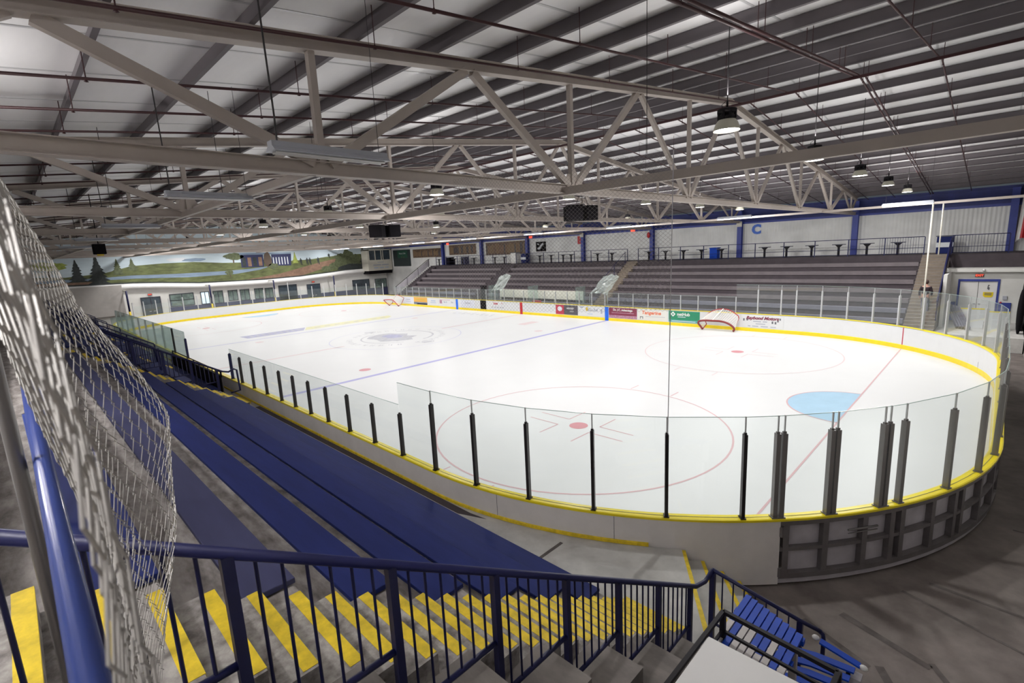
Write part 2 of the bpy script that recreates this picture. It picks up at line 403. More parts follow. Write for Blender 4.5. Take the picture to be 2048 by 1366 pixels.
for cx,cy in ((3.7,0),(-3.7,0)):
    ice.mi(8); ring(ice,cx,cy,.42,.06,Z1,n=24)
    ice.poly([(cx-.25,cy-.3,Z1),(cx+.1,cy-.35,Z1),(cx+.25,cy+.1,Z1),(cx,cy+.35,Z1)])
# advertising strips frozen in the ice
ice.mi(9); ice.poly([(-11.9,-6.7,Z1),(-10.3,-6.6,Z1),(-10.3,-2.3,Z1),(-11.9,-1.5,Z1)])
ice.mi(8)
for i in range(9): rect(ice,-11.4,-10.7,-6.2+i*.46,-6.0+i*.46,Z2)
ice.mi(7); ice.poly([(-11.9,-1.4,Z1),(-10.3,-2.2,Z1),(-10.2,5.6,Z1),(-11.2,6.6,Z1),(-11.9,6.6,Z1)])
ice.mi(8)
for i in range(8): rect(ice,-11.1,-10.8,-1.1+i*.9,-.6+i*.9,Z2)
ice.mi(2); rect(ice,3.9,4.7,8.3,10.0,Z1)
ice.mi(8)
for i in range(13):
    rect(ice,-6.9+i*.42,-6.7+i*.42,10.6+(i%3)*.3,11.0+(i%3)*.35,Z1)
io=ice.build('ice_sheet',ICEM); struct(io)

# ------------------------------------------------------------------ floor and walls
XE=31.35; XW=-37.6; YN=22.6; YS=-22.6
fl=MB(); fl.mi(0).box(XW,XE,YS,YN,-.45,-.15)
struct(fl.build('floor','floor'))
sm=MB()  # dark seams on the slab
for p,q,w in (((28.6,-11.1),(29.5,-11.5),.12),((29.0,-10.6),(30.1,-11.0),.16),((29.6,-9.4),(31.0,-9.9),.08),((29.9,-8.9),(31.2,-9.0),.1),((28.9,-12.2),(29.9,-15.2),.12),((29.6,-11.4),(30.9,-13.6),.14),((30.1,-10.9),(31.3,-12.6),.10),((30.9,-6.0),(31.3,-6.0),.06)):
    d=Vector((q[0]-p[0],q[1]-p[1])).normalized(); n=Vector((-d.y,d.x))*w/2
    sm.poly([(p[0]+n.x*.6,p[1]+n.y*.6,-.146),(p[0]-n.x,p[1]-n.y,-.146),(q[0]-n.x*.7,q[1]-n.y*.7,-.146),(q[0]+n.x*.5,q[1]+n.y*.5,-.146)])
struct(sm.build('floor_seams','floor_line'))
def zroof(y): return 10.40-.1118*abs(y)
wn=MB()
wn.mi(0).box(XW,XE,YN,YN+.2,-.15,6.95)
struct(wn.build('wall_north','wall_white'))
wb=MB(); wb.box(XW,XE,YN-.06,YN+.2,6.95,7.95); 
for z in (7.2,7.75): wb.box(XW,XE,YN-.16,YN-.06,z,z+.06)
struct(wb.build('trim_1','blue_band'))
ws=MB(); ws.box(XW,XE,YS-.2,YS,-.15,8.3); struct(ws.build('wall_south','wall_plain'))
we=MB(); we.poly([(XE,YS,-.15),(XE,YN,-.15),(XE,YN,8.2),(XE,0,10.8),(XE,YS,8.2)])
we2=MB(); we2.prism([(XE,YS,-.15),(XE,YN,-.15),(XE,YN,8.2),(XE,0,10.8),(XE,YS,8.2)],(.2,0,0)); struct(we2.build('wall_east','wall_grey'))
ww=MB(); ww.prism([(XW,YS,-.15),(XW,YN,-.15),(XW,YN,8.2),(XW,0,10.8),(XW,YS,8.2)],(-.2,0,0)); struct(ww.build('wall_west','cream'))
# roof skin (insulation faced sheets) with the seams across
rf=MB()
for sgn in (1,-1):
    y0,y1=0,sgn*22.9
    rf.mi(0).prism([(XW,0,10.77),(XE+.2,0,10.77),(XE+.2,y1,10.77-.1118*22.9),(XW,y1,10.77-.1118*22.9)],(0,0,.15))
struct(rf.build('ceiling','roof_skin'))
tp=MB()
for sgn in (1,-1):
    for k in range(-20,18):
        x=1.83*k-.9
        if not XW<x<XE: continue
        a=.4 if k%2 else 2.; 
        tp.prism([(x,sgn*.3,10.77-.1118*.3-.008),(x+.05,sgn*.3,10.77-.1118*.3-.008),(x+.05,sgn*22.4,10.77-.1118*22.4-.008),(x,sgn*22.4,10.77-.1118*22.4-.008)],(0,0,.006))
struct(tp.build('ceiling_seams','roof_tape'))

# ------------------------------------------------------------------ roof trusses
def truss():
    r=empty('roof_truss'); H=22.3
    def zt(y): return 10.40-.1118*abs(y)
    m=MB()
    for sgn in (1,-1): m.ibeam((0,sgn*H,zt(H)),(0,0,zt(0)),.20,.21)
    kid(r,m.build('top_chord','truss',r))
    m=MB(); m.ibeam((0,-H,6.97),(0,H,6.97),.19,.20); kid(r,m.build('bottom_chord','truss',r))
    zb=7.05
    nodes=[-15.24,-9.144,-3.048,3.048,9.144,15.24]
    for y in nodes:
        m=MB(); m.bar((0,y,zb),(0,y,zt(y)-.08),.10,.11,(1,0,0)); kid(r,m.build('web_post','truss',r))
    tops=[-18.3,-12.19,-6.096,0,6.096,12.19,18.3]
    for y in nodes:
        for s in (-1,1):
            t=y+s*3.048
            m=MB(); a=Vector((0,y+s*.12,zb)); b=Vector((0,t-s*.08,zt(t)-.10)); w=.15 if abs(y)>5 else .12
            m.bar(a,b,.11,w,(0,0,1)); kid(r,m.build('diagonal','truss',r))
    for s in (-1,1):
        m=MB(); m.bar((0,s*20.6,zb),(0,s*20.6,zt(20.6)-.08),.09,.09,(1,0,0)); kid(r,m.build('web_post','truss',r))
        for a,b in (((0,s*20.5,zb),(0,s*18.38,zt(18.3)-.1)),((0,s*20.7,zb),(0,s*21.9,zt(21.9)-.1))):
            m=MB(); m.bar(a,b,.09,.10); kid(r,m.build('diagonal','truss',r))
    for y in nodes:
        m=MB(); m.prism([(-.008,y-.32,7.03),(-.008,y+.32,7.03),(-.008,y+.16,7.32),(-.008,y-.16,7.32)],(.016,0,0)); kid(r,m.build('gusset_plate','truss',r))
    return r
t0=truss()
TX=[22.86-7.62*i for i in range(8)]
tn=['nearest the camera','second from the camera','third from the camera','fourth from the camera','fifth from the camera','sixth from the camera','seventh from the camera','farthest away, next to the mural wall']
for i,x in enumerate(TX):
    o=t0 if i==0 else dup(t0,(x,0,0))
    o.location=(x,0,0); tag(o,'taupe painted steel roof truss spanning the rink, '+tn[i],'roof truss','taupe steel roof trusses')
# purlins on the trusses
NP=0
for k in range(-15,15):
    y=(k+.5)*1.524
    if abs(y)>22.2: continue
    z=10.40-.1118*abs(y)+.105+.125
    m=MB(); m.zed((XW+.02,y,z),(XE-.02,y,z),.07,.25)
    o=m.build('roof_purlin','purlin',origin=(0,y,z))
    n=k+15
    if y<0: lab='long dark roof purlin on the near roof slope, %s up from the near eave'%ordn(k+15)
    else: lab='long grey roof purlin on the far roof slope, %s down from the ridge'%ordn(k)
    tag(o,lab,'purlin','roof purlins')
# struts along the building at bottom chord level
for y,z,lab,w in ((-9.45,6.97,'long taupe strut joining the truss bottom chords over the near half of the ice',.15),(13.5,6.97,'long pale strut joining the truss bottom chords over the far boards',.10),(-15.4,6.97,'long taupe strut joining the truss bottom chords over the near bleachers',.10),(4.0,6.97,'long taupe strut joining the truss bottom chords over the middle of the ice',.09)):
    if y==-15.4 : x1=22.86
    elif y==4.0: x1=7.62
    else: x1=XE-.05
    m=MB(); m.bar((XW+.1,y,z-.05),(x1,y,z-.05),w,w*1.15); o=m.build('roof_strut','truss',origin=(0,y,z)); tag(o,lab,'strut','struts between the trusses')
# ------------------------------------------------------------------ sprinkler pipes
m=MB(); m.tube([(XW+.3,-.9,10.02),(XE-.1,-.9,10.02)],.045,8); tag(m.build('sprinkler_main','pipe',origin=(0,-.9,10.02)),'dark red sprinkler main running along under the ridge','pipe')
px=[]
for x in TX+[30.48]:
    for d in (1.9,3.75,5.5): px.append(x-d)
    if x==30.48: px+= [x-6.9]
px.append(26.85)
px=sorted([x for x in px if x>XW+1],reverse=True)
for i,x in enumerate(px):
    pts=[]
    H=21.8
    zz=lambda y:10.40-.1118*abs(y)-.16
    m=MB(); r=.03 if abs(x-26.98)<.3 else .022
    m.tube([(x,-H,zz(H)),(x,-.9,zz(.9)-.06),(x,0.0,zz(0)-.02),(x,H,zz(H))],r,6)
    o=m.build('sprinkler_pipe','pipe',origin=(x,0,9.5))
    for j in range(-7,8):
        y=j*3.0+.4
        if abs(y)>21: continue
        q=MB(); q.tube([(x-x,y,zz(y)-9.5),(x-x,y,zz(y)-9.5+.525)],.008,4); q.lathe((0,y,zz(y)-9.5-.06),[(.0,0),(.03,.01),(.012,.03),(.012,.07)],8)
        q.build('sprinkler_head','pipe',o)
    tag(o,'thin dark red sprinkler pipe under the roof, %s from the camera end'%ordn(i),'pipe','sprinkler branch pipes')
# ------------------------------------------------------------------ lamps
def highbay():
    r=empty('high_bay_lamp')
    m=MB(); m.lathe((0,0,0),[(.235,0),(.225,.05),(.19,.14),(.15,.19)],28); m.lathe((0,0,0),[(.228,.004),(.215,.05),(.18,.14),(.02,.16)],28); kid(r,m.build('reflector','lamp_shade',r))
    m=MB(); m.lathe((0,0,0),[(.0,.205),(.15,.20),(.155,.19),(.155,.25),(.11,.27),(.11,.30),(.17,.31),(.17,.37),(.12,.385),(0,.385)],20)
    for k in range(8):
        a=2*pi*k/8; m.box(.15*cos(a)-.02,.15*cos(a)+.02,.15*sin(a)-.02,.15*sin(a)+.02,.20,.36)
    kid(r,m.build('ballast_housing','black_metal',r))
    m=MB(); m.disk((0,0,.012),.215,28,-1); kid(r,m.build('lens','lamp_on',r))
    m=MB(); m.tube([(0,0,.38),(0,0,.52)],.02,8); m.tube([(-.09,0,.38),(-.10,0,.47),(-.03,0,.52)],.006,4); kid(r,m.build('hook','black_metal',r))
    return r
hb=highbay(); UP_FILL=22
lights=[]
def area(loc,size,power,shape='DISK',sy=None,rot=(0,0,0),col=(1.,.97,.95),spread=pi):
    l=bpy.data.lights.new('lamp_or_fill_light','AREA'); l.shape=shape; l.size=size
    if sy: l.size_y=sy
    l.energy=power; l.color=col; l.spread=spread
    o=bpy.data.objects.new('lamp_or_fill_light',l); COL.objects.link(o); o.location=loc; o.rotation_euler=rot; return o
bays=[26.67-7.62*i for i in range(9)]
bays=[b for b in bays if b>XW+1]
c=0
ry=[(-9.8,'first'),(-4.3,'second'),(1.2,'third'),(6.7,'fourth'),(12.2,'fifth')]
bn=['row nearest the camera','second row','third row','fourth row','fifth row','sixth row','seventh row','eighth row','farthest row']
for bi,x in enumerate(bays):
    for yi,(y,nm) in enumerate(ry):
        if bi>0: yy=y+(.3 if yi else -.35)
        else: yy=-9.05+5.93*yi
        x=bays[bi]-.27; z=7.36 if bi else 7.62
        if bi and not yi: x=bays[bi]-(1.95 if bi<8 else 0); yy=-8.7; z=7.5
        o=hb if c==0 else dup(hb,(x,yy,z))
        o.location=(x,yy,z); c+=1
        tag(o,'round white high bay lamp, %s from the near side in the %s'%(nm,bn[bi]),'ceiling lamp','high bay lamps')
        zt=10.40-.1118*abs(yy)+.1
        m=MB(); m.tube([(0,0,.52),(0,0,zt-z)],.008 if bi else .010,4); cr=m.build('cord','cord',o); 
        area((x,yy,z-.02),.40,300*[1.2,.84,.68,.62,.62,.66,.75,.9,1][bi])
        area((x,yy,z+.62),.30,UP_FILL,rot=(pi,0,0))  # upward fill added above each lamp to brighten the ceiling
for i,(x,y,nm) in enumerate(((28.2,-20.6,'behind the camera'),(20.0,-20.4,'above the near stand'))):
    o=dup(hb,(x,y,7.0)); tag(o,'high bay lamp over the upper near walkway, the one %s'%nm,'ceiling lamp','high bay lamps')
    m=MB(); m.tube([(0,0,.52),(0,0,10.40-.1118*abs(y)+.1-7.0)],.008,4); m.build('cord','cord',o)
    area((x,y,6.98),.4,[115,240][i]); area((x,y,7.62),.3,[400,300][i],rot=(pi,0,0))  # the upward lights are added fill, strengthened to lift the near ceiling
def strip(along,L):
    r=empty('strip_light'); 
    a=(L/2,.11) if along=='X' else (.09,L/2)
    m=MB(); m.box(-a[0],a[0],-a[1],a[1],.0,.09); m.box(-a[0]*.98,a[0]*.98,-a[1]*.5,a[1]*.5,.09,.13); kid(r,m.build('housing','fixture_grey',r))
    m=MB(); m.box(-a[0]*.97,a[0]*.97,-a[1]*.85,a[1]*.85,-.03,-.001); kid(r,m.build('diffuser','strip_on',r))
    return r
s0=strip('X',1.85)
for i,x in enumerate([26.95,19.3,11.8,4.15,-3.5,-11.1,-18.7,-26.3]):
    o=s0 if i==0 else dup(s0,(x,10.3,6.80)); o.location=(x,10.3,6.80)
    tag(o,'long white strip light hanging over the far boards, %s from the camera end'%ordn(i),'strip light','strip lights over the far boards')
    for sx in (-.8,.8): m=MB(); m.tube([(sx,0,.09),(sx,0,2.4)],.004,4); m.build('cord','cord',o)
    area((x,10.3,6.75),1.8,90,'RECTANGLE',.2)
    area((x,10.42,6.76),1.8,170,'RECTANGLE',.12,rot=(pi/2,0,0))
# unlit fixtures over the near bleachers
def fixture():
    r=empty('hanging_fixture')
    m=MB(); m.box(-.06,.06,-.68,.68,0,.05); m.prism([(-.06,-.68,0),(.06,-.68,0),(.12,-.68,-.05),(-.12,-.68,-.05)],(0,1.36,0)); kid(r,m.build('housing','fixture_grey',r))
    m=MB()
    for sx in (-.045,.045): m.tube([(sx,-.64,-.062),(sx,.64,-.062)],.013,8)
    kid(r,m.build('tube','white_paint',r)); return r
f0=fixture(); 
for i,(x,y,z) in enumerate(((24.75,-16.02,6.82),(20.15,-16.05,6.85),(12.5,-16.05,6.85),(4.9,-16.05,6.85),(-2.8,-16.05,6.85))):
    o=f0 if i==0 else dup(f0,(x,y,z)); o.location=(x,y,z)
    tag(o,'slim grey strip fixture hung over the near bleachers, %s from the camera'%ordn(i),'strip light','fixtures over the near bleachers')
    m=MB(); m.tube([(0,-.6,.05),(.01,-.6,.3),(.0,-.62,1.95)],.010,5); m.build('cord','cord',o); m=MB(); m.tube([(0,.6,.05),(0,.6,1.9)],.004,4); m.build('cord','cord',o)
# extra drop cords
for i,(x,y) in enumerate(((20.6,-14.2),(19.3,-15.6),(26.2,-11.6),(17.0,-12.6),(15.9,-16.9),(13.1,-13.5))):
    m=MB(); m.tube([(x,y,7.0),(x,y,10.40-.1118*abs(y)+.2)],.006,4); tag(m.build('drop_cord','cord',origin=(x,y,7)),'thin dark cord dropping from the near roof slope, %s from the left group of cords'%ordn(i),'cord','thin drop cords under the near roof slope')

# ------------------------------------------------------------------ dasher boards
def seg_path(kind,n=24):
    sx,sy=HL-CR,HW-CR
    if kind=='near': return [((x,-HW),(0,-1)) for x in (-sx,sx)]+[(corner_pt(sx,-sy,-pi/2+a,CR),(cos(-pi/2+a),sin(-pi/2+a))) for a in [radians(44.8)*i/16 for i in range(1,17)]]
    if kind=='east':
        P=[(corner_pt(sx,-sy,a,CR),(cos(a),sin(a))) for a in [radians(-45.2)+radians(45.2)*i/16 for i in range(17)]]
        P+=[(corner_pt(sx,sy,a,CR),(cos(a),sin(a))) for a in [radians(45)*i/16 for i in range(17)]]
        return P
    if kind=='north':
        P=[(corner_pt(sx,sy,radians(45)+a,CR),(cos(radians(45)+a),sin(radians(45)+a))) for a in [radians(45)*i/16 for i in range(17)]]
        P+=[(corner_pt(-sx,sy,a,CR),(cos(a),sin(a))) for a in [pi/2+radians(45)*i/16 for i in range(17)]]
        return P
    P=[(corner_pt(-sx,sy,a,CR),(cos(a),sin(a))) for a in [radians(135)+radians(45)*i/16 for i in range(17)]]
    P+=[(corner_pt(-sx,-sy,a,CR),(cos(a),sin(a))) for a in [pi+pi/2*i/32 for i in range(33)]]
    return P
labels={'near':'white rink boards with yellow cap rail beside the near blue bleachers','east':'curved rink boards at the near end, steel framed on their outside','north':'white rink boards with yellow kick plate in front of the far grey stands','west':'white rink boards of the far end under the landscape mural'}
SIDE={}
for k in ('near','east','north','west'):
    r=empty('rink_boards'); SIDE[k]=r; tag(r,labels[k],'rink boards','rink boards')
    P=seg_path(k)
    zb=-.08 if k in('east',) else 0.0
    m=MB(); m.extrude_profile(P,[(.0,.02),(.0,1.06),(.03,1.06),(.03,.02)]); m.build('facing','white_board',r)
    m=MB(); m.extrude_profile(P,[(-.012,.0),(-.012,.20),(.0,.215),(.0,.0)]); m.build('kick_plate','yellow',r)
    zc_=1.055 if k in('near','east') else 1.078
    m=MB(); m.extrude_profile(P,[(-.02,zc_),(-.02,1.09),(.0,1.10),(.155,1.10),(.175,1.09),(.175,zc_)]); m.build('cap_rail','yellow_cap',r)
    m=MB(); m.extrude_profile(P,[(.075,1.101),(.075,1.104),(.082,1.104),(.082,1.101)]); m.build('cap_groove','ad_ink',r)
    if k!='east':
        m=MB(); m.extrude_profile(P,[(.13,-.02 if k!='near' else -.10),(.13,1.055),(.16,1.055),(.16,-.10)]); m.build('outer_skin','board_outer',r)
        if k=='near':
            m=MB(); q=[p for p in P if p[0][0]<26.6]; m.extrude_profile(q,[(.16,.555),(.16,.62),(.185,.61),(.185,.555)]); m.build('base_strip','yellow_paint',r)
            for x,a in ((None,-63.),(None,-78.)):
                aa=radians(a); p=corner_pt(HL-CR,-(HW-CR),aa,CR+.161); m=MB(); m.bar((p[0],p[1],.0),(p[0],p[1],1.05),.008,.004,(cos(aa),sin(aa),0)); m.build('panel_joint','ad_ink',r)
    else:
        # open steel framing: backing sheet, uprights, rails
        m=MB(); m.extrude_profile(P,[(.035,.0),(.035,1.05),(.055,1.05),(.055,.0)]); m.build('backing_sheet','panel_back',r)
        for nm,z0,z1,o0,o1 in (('bottom_rail',.0,.09,.05,.16),('middle_rail',.50,.56,.06,.15),('upper_rail',.97,1.055,.06,.16)):
            m=MB(); m.extrude_profile(P,[(o0,z0),(o0,z1),(o1,z1),(o1,z0)]); m.build(nm,'steel_frame',r)
        m=MB(); m.extrude_profile(P,[(.02,-.10),(.02,-.005),(.13,-.005),(.13,-.10)]); m.build('base_channel','panel_back',r)
        sx,sy=HL-CR,HW-CR
        angs=[-44.5,-40,-35.2,-31.5,-30,-25,-20.5,-18.8,-13.5,-7.5,-1.5]
        for a in angs+[6,14,22,30,38]:
            aa=radians(a); cy=-sy if a<=0 else sy
            p=corner_pt(sx,cy,aa,CR); n=(cos(aa),sin(aa)); t=(-sin(aa),cos(aa)); w=.05
            m=MB(); c=[(p[0]+n[0]*o+t[0]*s*w,p[1]+n[1]*o+t[1]*s*w,0.) for o,s in ((.055,-1),(.155,-1),(.155,1),(.055,1))]
            m.prism(c,(0,0,1.05)); m.build('upright','steel_frame',r)
        for y in (-3.4,-1.2,1.0,3.2):
            m=MB(); m.box(HL+.055,HL+.155,y-.05,y+.05,0,1.05); m.build('upright','steel_frame',r)
        # access gate hardware
        for a,z in ((-45.1,.12),(-45.1,.86)):
            aa=radians(a); p=corner_pt(sx,-sy,aa,CR+.13); m=MB(); m.box(p[0]-.05,p[0]+.05,p[1]-.04,p[1]+.04,z-.09,z+.09); m.build('hinge','steel_frame',r,bevel=.01)
        aa0,aa1=radians(-37.5),radians(-33.8); a=corner_pt(sx,-sy,aa0,CR+.18); b=corner_pt(sx,-sy,aa1,CR+.18)
        m=MB(); m.tube([(a[0],a[1],.80),(b[0],b[1],.80)],.018,8); m.tube([(a[0],a[1],.74),(b[0],b[1],.74)],.010,8); m.build('gate_latch','post_dull',r)
# coloured line markers on the far boards and the red goal-line marks
for x,mt,nm,w in ((9.0,'blue_mark','blue stripe marking the nearer blue line on the far boards',.16),(-9.0,'blue_mark','blue stripe marking the farther blue line on the far boards',.16),(0.,'red','red stripe marking the centre line on the far boards',.15)):
    m=MB(); m.box(x-w,x+w,HW-.018,HW-.003,.0,1.05); tag(m.build('line_marker',mt,origin=(x,HW,0)),nm,'line marker')
for sx_ in (1,):
    a=atan2(11.15-(HW-CR),27.13-(HL-CR)); p=corner_pt(HL-CR,HW-CR,a,CR-.006)
    m=MB(); m.bar((p[0],p[1],.0),(p[0],p[1],1.05),.05,.006,(cos(a),sin(a),0)); tag(m.build('line_marker','ad_red',origin=(p[0],p[1],0)),'thin red stripe on the far corner boards where the goal line ends','line marker')
m=MB(); p=corner_pt(HL-CR,HW-CR,radians(20),CR-.01); m.bar((p[0],p[1],.02),(p[0],p[1],.45),.015,.006); tag(m.build('board_joint','post_alu',origin=(p[0],p[1],0)),'thin grey joint low in the curved white boards of the far right corner','joint')

# ------------------------------------------------------------------ glass and its posts
CUR=['near']
def side_of(x,y):
    if x>HL-CR and abs(y)<HW-CR+6.2 and x-(HL-CR)>abs(y)-(HW-CR) and (abs(y)<HW-CR or atan2(abs(y)-(HW-CR),x-(HL-CR))<radians(45)): return 'east'
    if x<-(HL-CR) and abs(y)<HW-CR: return 'west'
    if x<-(HL-CR) and y<0: return 'west'
    if x<-(HL-CR) and atan2(y-(HW-CR),-x-(HL-CR))<radians(45): return 'west'
    return 'near' if y<0 else 'north'
def pane(p,q,z0,z1,mt='glass',label=None,group=None,edge=True,top=False):
    p=Vector((p[0],p[1],0)); q=Vector((q[0],q[1],0)); d=(q-p).normalized(); n=Vector((d.y,-d.x,0)); t=.006
    m=MB(); a=p+d*.012; b=q-d*.012
    m.prism([a-n*t+Vector((0,0,z0)),b-n*t+Vector((0,0,z0)),b+n*t+Vector((0,0,z0)),a+n*t+Vector((0,0,z0))],(0,0,z1-z0))
    c=(p+q)/2; o=m.build('divider_screen' if top else 'glass_pane',mt,origin=(c.x,c.y,z0))
    if top: tag(o,label,'glass screen',group)
    else: o.parent=SIDE[side_of(c.x,c.y)]
    if edge:
        e=MB(); e.bar(a+Vector((0,0,z1))-Vector((c.x,c.y,z0)),b+Vector((0,0,z1))-Vector((c.x,c.y,z0)),.012,.008); e.build('polished_edge','glass_edge',o)
    return o
def post(p,z0,z1,w,mt,label,group,ang=0):
    m=MB(); m.box(-w/2,w/2,-.045,.045,0,z1-z0); 
    o=m.build('glass_post',mt); o.location=(p[0],p[1],z0); o.rotation_euler=(0,0,ang)
    f=MB(); f.box(-w*.8,w*.8,-.06,.06,0,.02); f.build('foot_plate',mt,o)
    k=MB(); k.box(-w*.35,w*.35,-.02,.02,z1-z0,z1-z0+.03); k.build('post_cap',mt,o)
    if z1>2.5:
        k=MB(); k.box(-.009,.009,-.012,.012,z1-z0,z1-z0+.30); k.build('seam_strip','post_alu',o)
    o.parent=SIDE[side_of(p[0],p[1])]; return o
G0=HW+.10
ns=[(8.55,-G0),(9.7,-G0),(11.0,-G0),(12.3,-G0),(13.6,-G0),(14.72,-G0),(15.85,-G0),(17.0,-G0),(18.26,-G0),(19.54,-G0),(20.78,-G0)]
def seang(x,y): return atan2(y+(HW-CR),x-(HL-CR))
se=[(22.03,-13.03),(23.23,-12.95),(24.41,-12.71),(25.56,-12.29),(26.64,-11.72),(27.63,-11.00),(28.09,-10.58),(28.69,-9.92),(29.28,-9.13),(29.45,-8.85),(29.99,-7.74),(30.38,-6.58),(30.58,-5.40),(30.58,-4.1),(30.58,-2.6),(30.58,-1.1),(30.58,.4),(30.58,1.9),(30.58,3.4)]
se2=[]
for x,y in se:
    a=seang(x,y)
    if y< -(HW-CR) and x>HL-CR: se2.append((corner_pt(HL-CR,-(HW-CR),a,CR+.10),a))
    elif x>30: se2.append(((HL+.10,y),0.))
    else: se2.append(((x,-G0),-pi/2))
for i,(x,y) in enumerate(ns):
    if i==0:
        post((x,y),1.10,2.12,.09,'rail_navy','thick navy post at the gate end of the near glass','near glass posts')
        continue
    post((x,y),1.10,2.10,.05,'post_black','thin black post of the low near glass, %s to the right of the navy gate post'%ordn(i-1),'near glass posts')
for i in range(len(ns)-1):
    pane(ns[i],ns[i+1],1.10,2.32,label='low clear glass pane on the near boards, %s to the right of the navy gate post'%ordn(i),group='low near glass panes')
pane(ns[-1],se2[0][0],1.10,2.84,label='tall clear glass pane on the near boards, first after the low panes',group='tall near glass panes')
for i in range(len(se2)):
    (p,a)=se2[i]
    big = i>=6
    w=.055 if not big else .075
    post(p,1.10,2.56,w,'post_black' if i<6 else 'post_dull',('black' if i<6 else 'dull grey')+' glass post around the near corner, %s counted from the low panes to the right'%ordn(i),'near corner glass posts',a+pi/2)
    m=MB()
    if i<len(se2)-1:
        q=se2[i+1][0]
        if hypot(q[0]-p[0],q[1]-p[1])>.05:
            pane(p,q,1.10,2.85,label='tall clear glass pane around the near corner, %s counted from the low panes to the right'%ordn(i+1),group='tall near glass panes')
# double posts at the gate frames
for (x,y,lab) in ((28.02,-10.66,'dull grey gate post doubled beside the sixth black post of the near corner'),(28.62,-9.99,'dull grey gate post doubled left of the goal line end'),(29.22,-9.22,'dull grey gate post doubled right of the goal line end')):
    a=seang(x,y); post(corner_pt(HL-CR,-(HW-CR),a,CR+.10),1.10,2.56,.07,'post_dull',lab,'gate posts',a+pi/2)
# low plexi shields on both sides of the bench gap (far left part of the near boards)
xs=[1.6,.2,-1.05]
for i in range(2): pane((xs[i+1],-G0),(xs[i],-G0),1.10,2.45,'glass_old','greenish glass pane beside the players bench, %s left of the gap in the near glass'%ordn(i),'greenish near panes')
tl=[-1.05,-3.4,-5.8,-8.2,-10.6,-13.,-15.4,-17.8,-20.2]
for i in range(len(tl)-1): pane((tl[i+1],-G0),(tl[i],-G0),1.10,2.45,'glass_old','old greenish glass pane far along the near boards, %s beyond the white post'%ordn(i),'greenish near panes')
for i,x in enumerate(tl): post((x,-G0),1.10,2.42,.05,'post_alu' if i else 'post_black','post of the greenish glass far along the near boards, %s from the bench gap'%ordn(i),'far near-side glass posts')
post((1.6,-G0),1.10,2.1,.09,'rail_navy','thick navy post left of the bench gap in the near boards','near glass posts')
# depth panes of the bench box
for x,nm in ((-1.05,'left'),(-11.8,'far')):
    pane((x,-G0-1.3),(x,-G0-.05),.6,2.5,'glass_old','greenish divider glass standing across the %s end of the near players bench'%nm,None,top=True)
    # (divider stands on the bench floor)
# far side glass
fx=[]; x=18.55
while x>-21.5: fx.append(x); x-=1.22
skip=lambda x: -5.4<x<-4.4
top_far=2.10
for i,x in enumerate(fx):
    post((x,G0),1.10,top_far-.02,.05,'post_alu','slim aluminium post of the far glass, %s from the right end of the low panes'%ordn(i),'far glass posts')
for i in range(len(fx)-1): pane((fx[i],G0),(fx[i+1],G0),1.10,top_far,label='low glass pane on the far boards, %s from the right end of the low panes'%ordn(i),group='low far glass panes')
fe=[((fx[0]+1.3*i,G0),pi/2) for i in range(1,3)]
aa=[90-8.7*k for k in range(0,11)]
for a in aa:
    if a<2: continue
    fe.append((corner_pt(HL-CR,HW-CR,radians(a),CR+.10),radians(a)))
for i,(p,a) in enumerate(fe):
    post(p,1.10,2.56,.07,'post_alu','pale aluminium post of the tall far glass, %s to the right of the low panes'%ordn(i),'far corner glass posts',a+pi/2)
    q=fe[i+1][0] if i<len(fe)-1 else (HL+.10,3.4)
    pane(p,q,1.10,2.86,label='tall glass pane of the far right corner, %s to the right of the low panes'%ordn(i),group='tall far glass panes')
pane((fx[0],G0),fe[0][0],1.10,2.86,label='tall glass pane of the far boards, the one next to the low panes',group='tall far glass panes')
# far end glass
we_=[]
for a in [97+9*k for k in range(0,10)]: we_.append(corner_pt(-(HL-CR),HW-CR,radians(a),CR+.10))
for y in (3.2,1.9,.6,-.7,-2.,-3.3): we_.append((-(HL+.10),y))
for a in [183+9*k for k in range(0,6)]: we_.append(corner_pt(-(HL-CR),-(HW-CR),radians(a),CR+.10))
for i,p in enumerate(we_):
    post(p,1.10,2.5 if i!=9 else 3.1,.05,'post_alu','thin post of the far end glass, %s from the right'%ordn(i),'far end glass posts',atan2(p[1],p[0]))
    if i<len(we_)-1: pane(p,we_[i+1],1.10,2.15,label='glass pane of the far end boards, %s from the right'%ordn(i),group='far end glass panes',edge=False)
# tall net poles and cables
m=MB(); m.tube([(27.62,G0+.10,.2),(27.62,G0+.10,6.9)],.036,10); tag(m.build('net_pole','cream',origin=(27.6,G0,.2)),'tall white pole rising behind the far corner glass to the strut','pole')
m=MB(); m.tube([(27.95,G0+.9,4.4),(27.95,G0+.9,6.9)],.03,8); tag(m.build('net_pole','cream',origin=(27.95,G0+.9,4.4)),'short thin pole beside the top of the tall white pole','pole')
m=MB(); m.tube([(26.66,-11.74,2.6),(26.74,-11.8,6.95)],.007,5); tag(m.build('net_cable','cable',origin=(26.66,-11.74,2.6)),'thin pale net cable rising from the last all-black post of the near glass','cable')
m=MB(); m.box(-5.42,-4.62,G0+.02,G0+.10,.02,2.45); m.box(-5.42,-4.62,HW-.02,HW-.004,.22,1.05); tag(m.build('gate_panel','black',origin=(-5,G0,0)),'black tall gate panel in the far boards left of the centre line','gate')

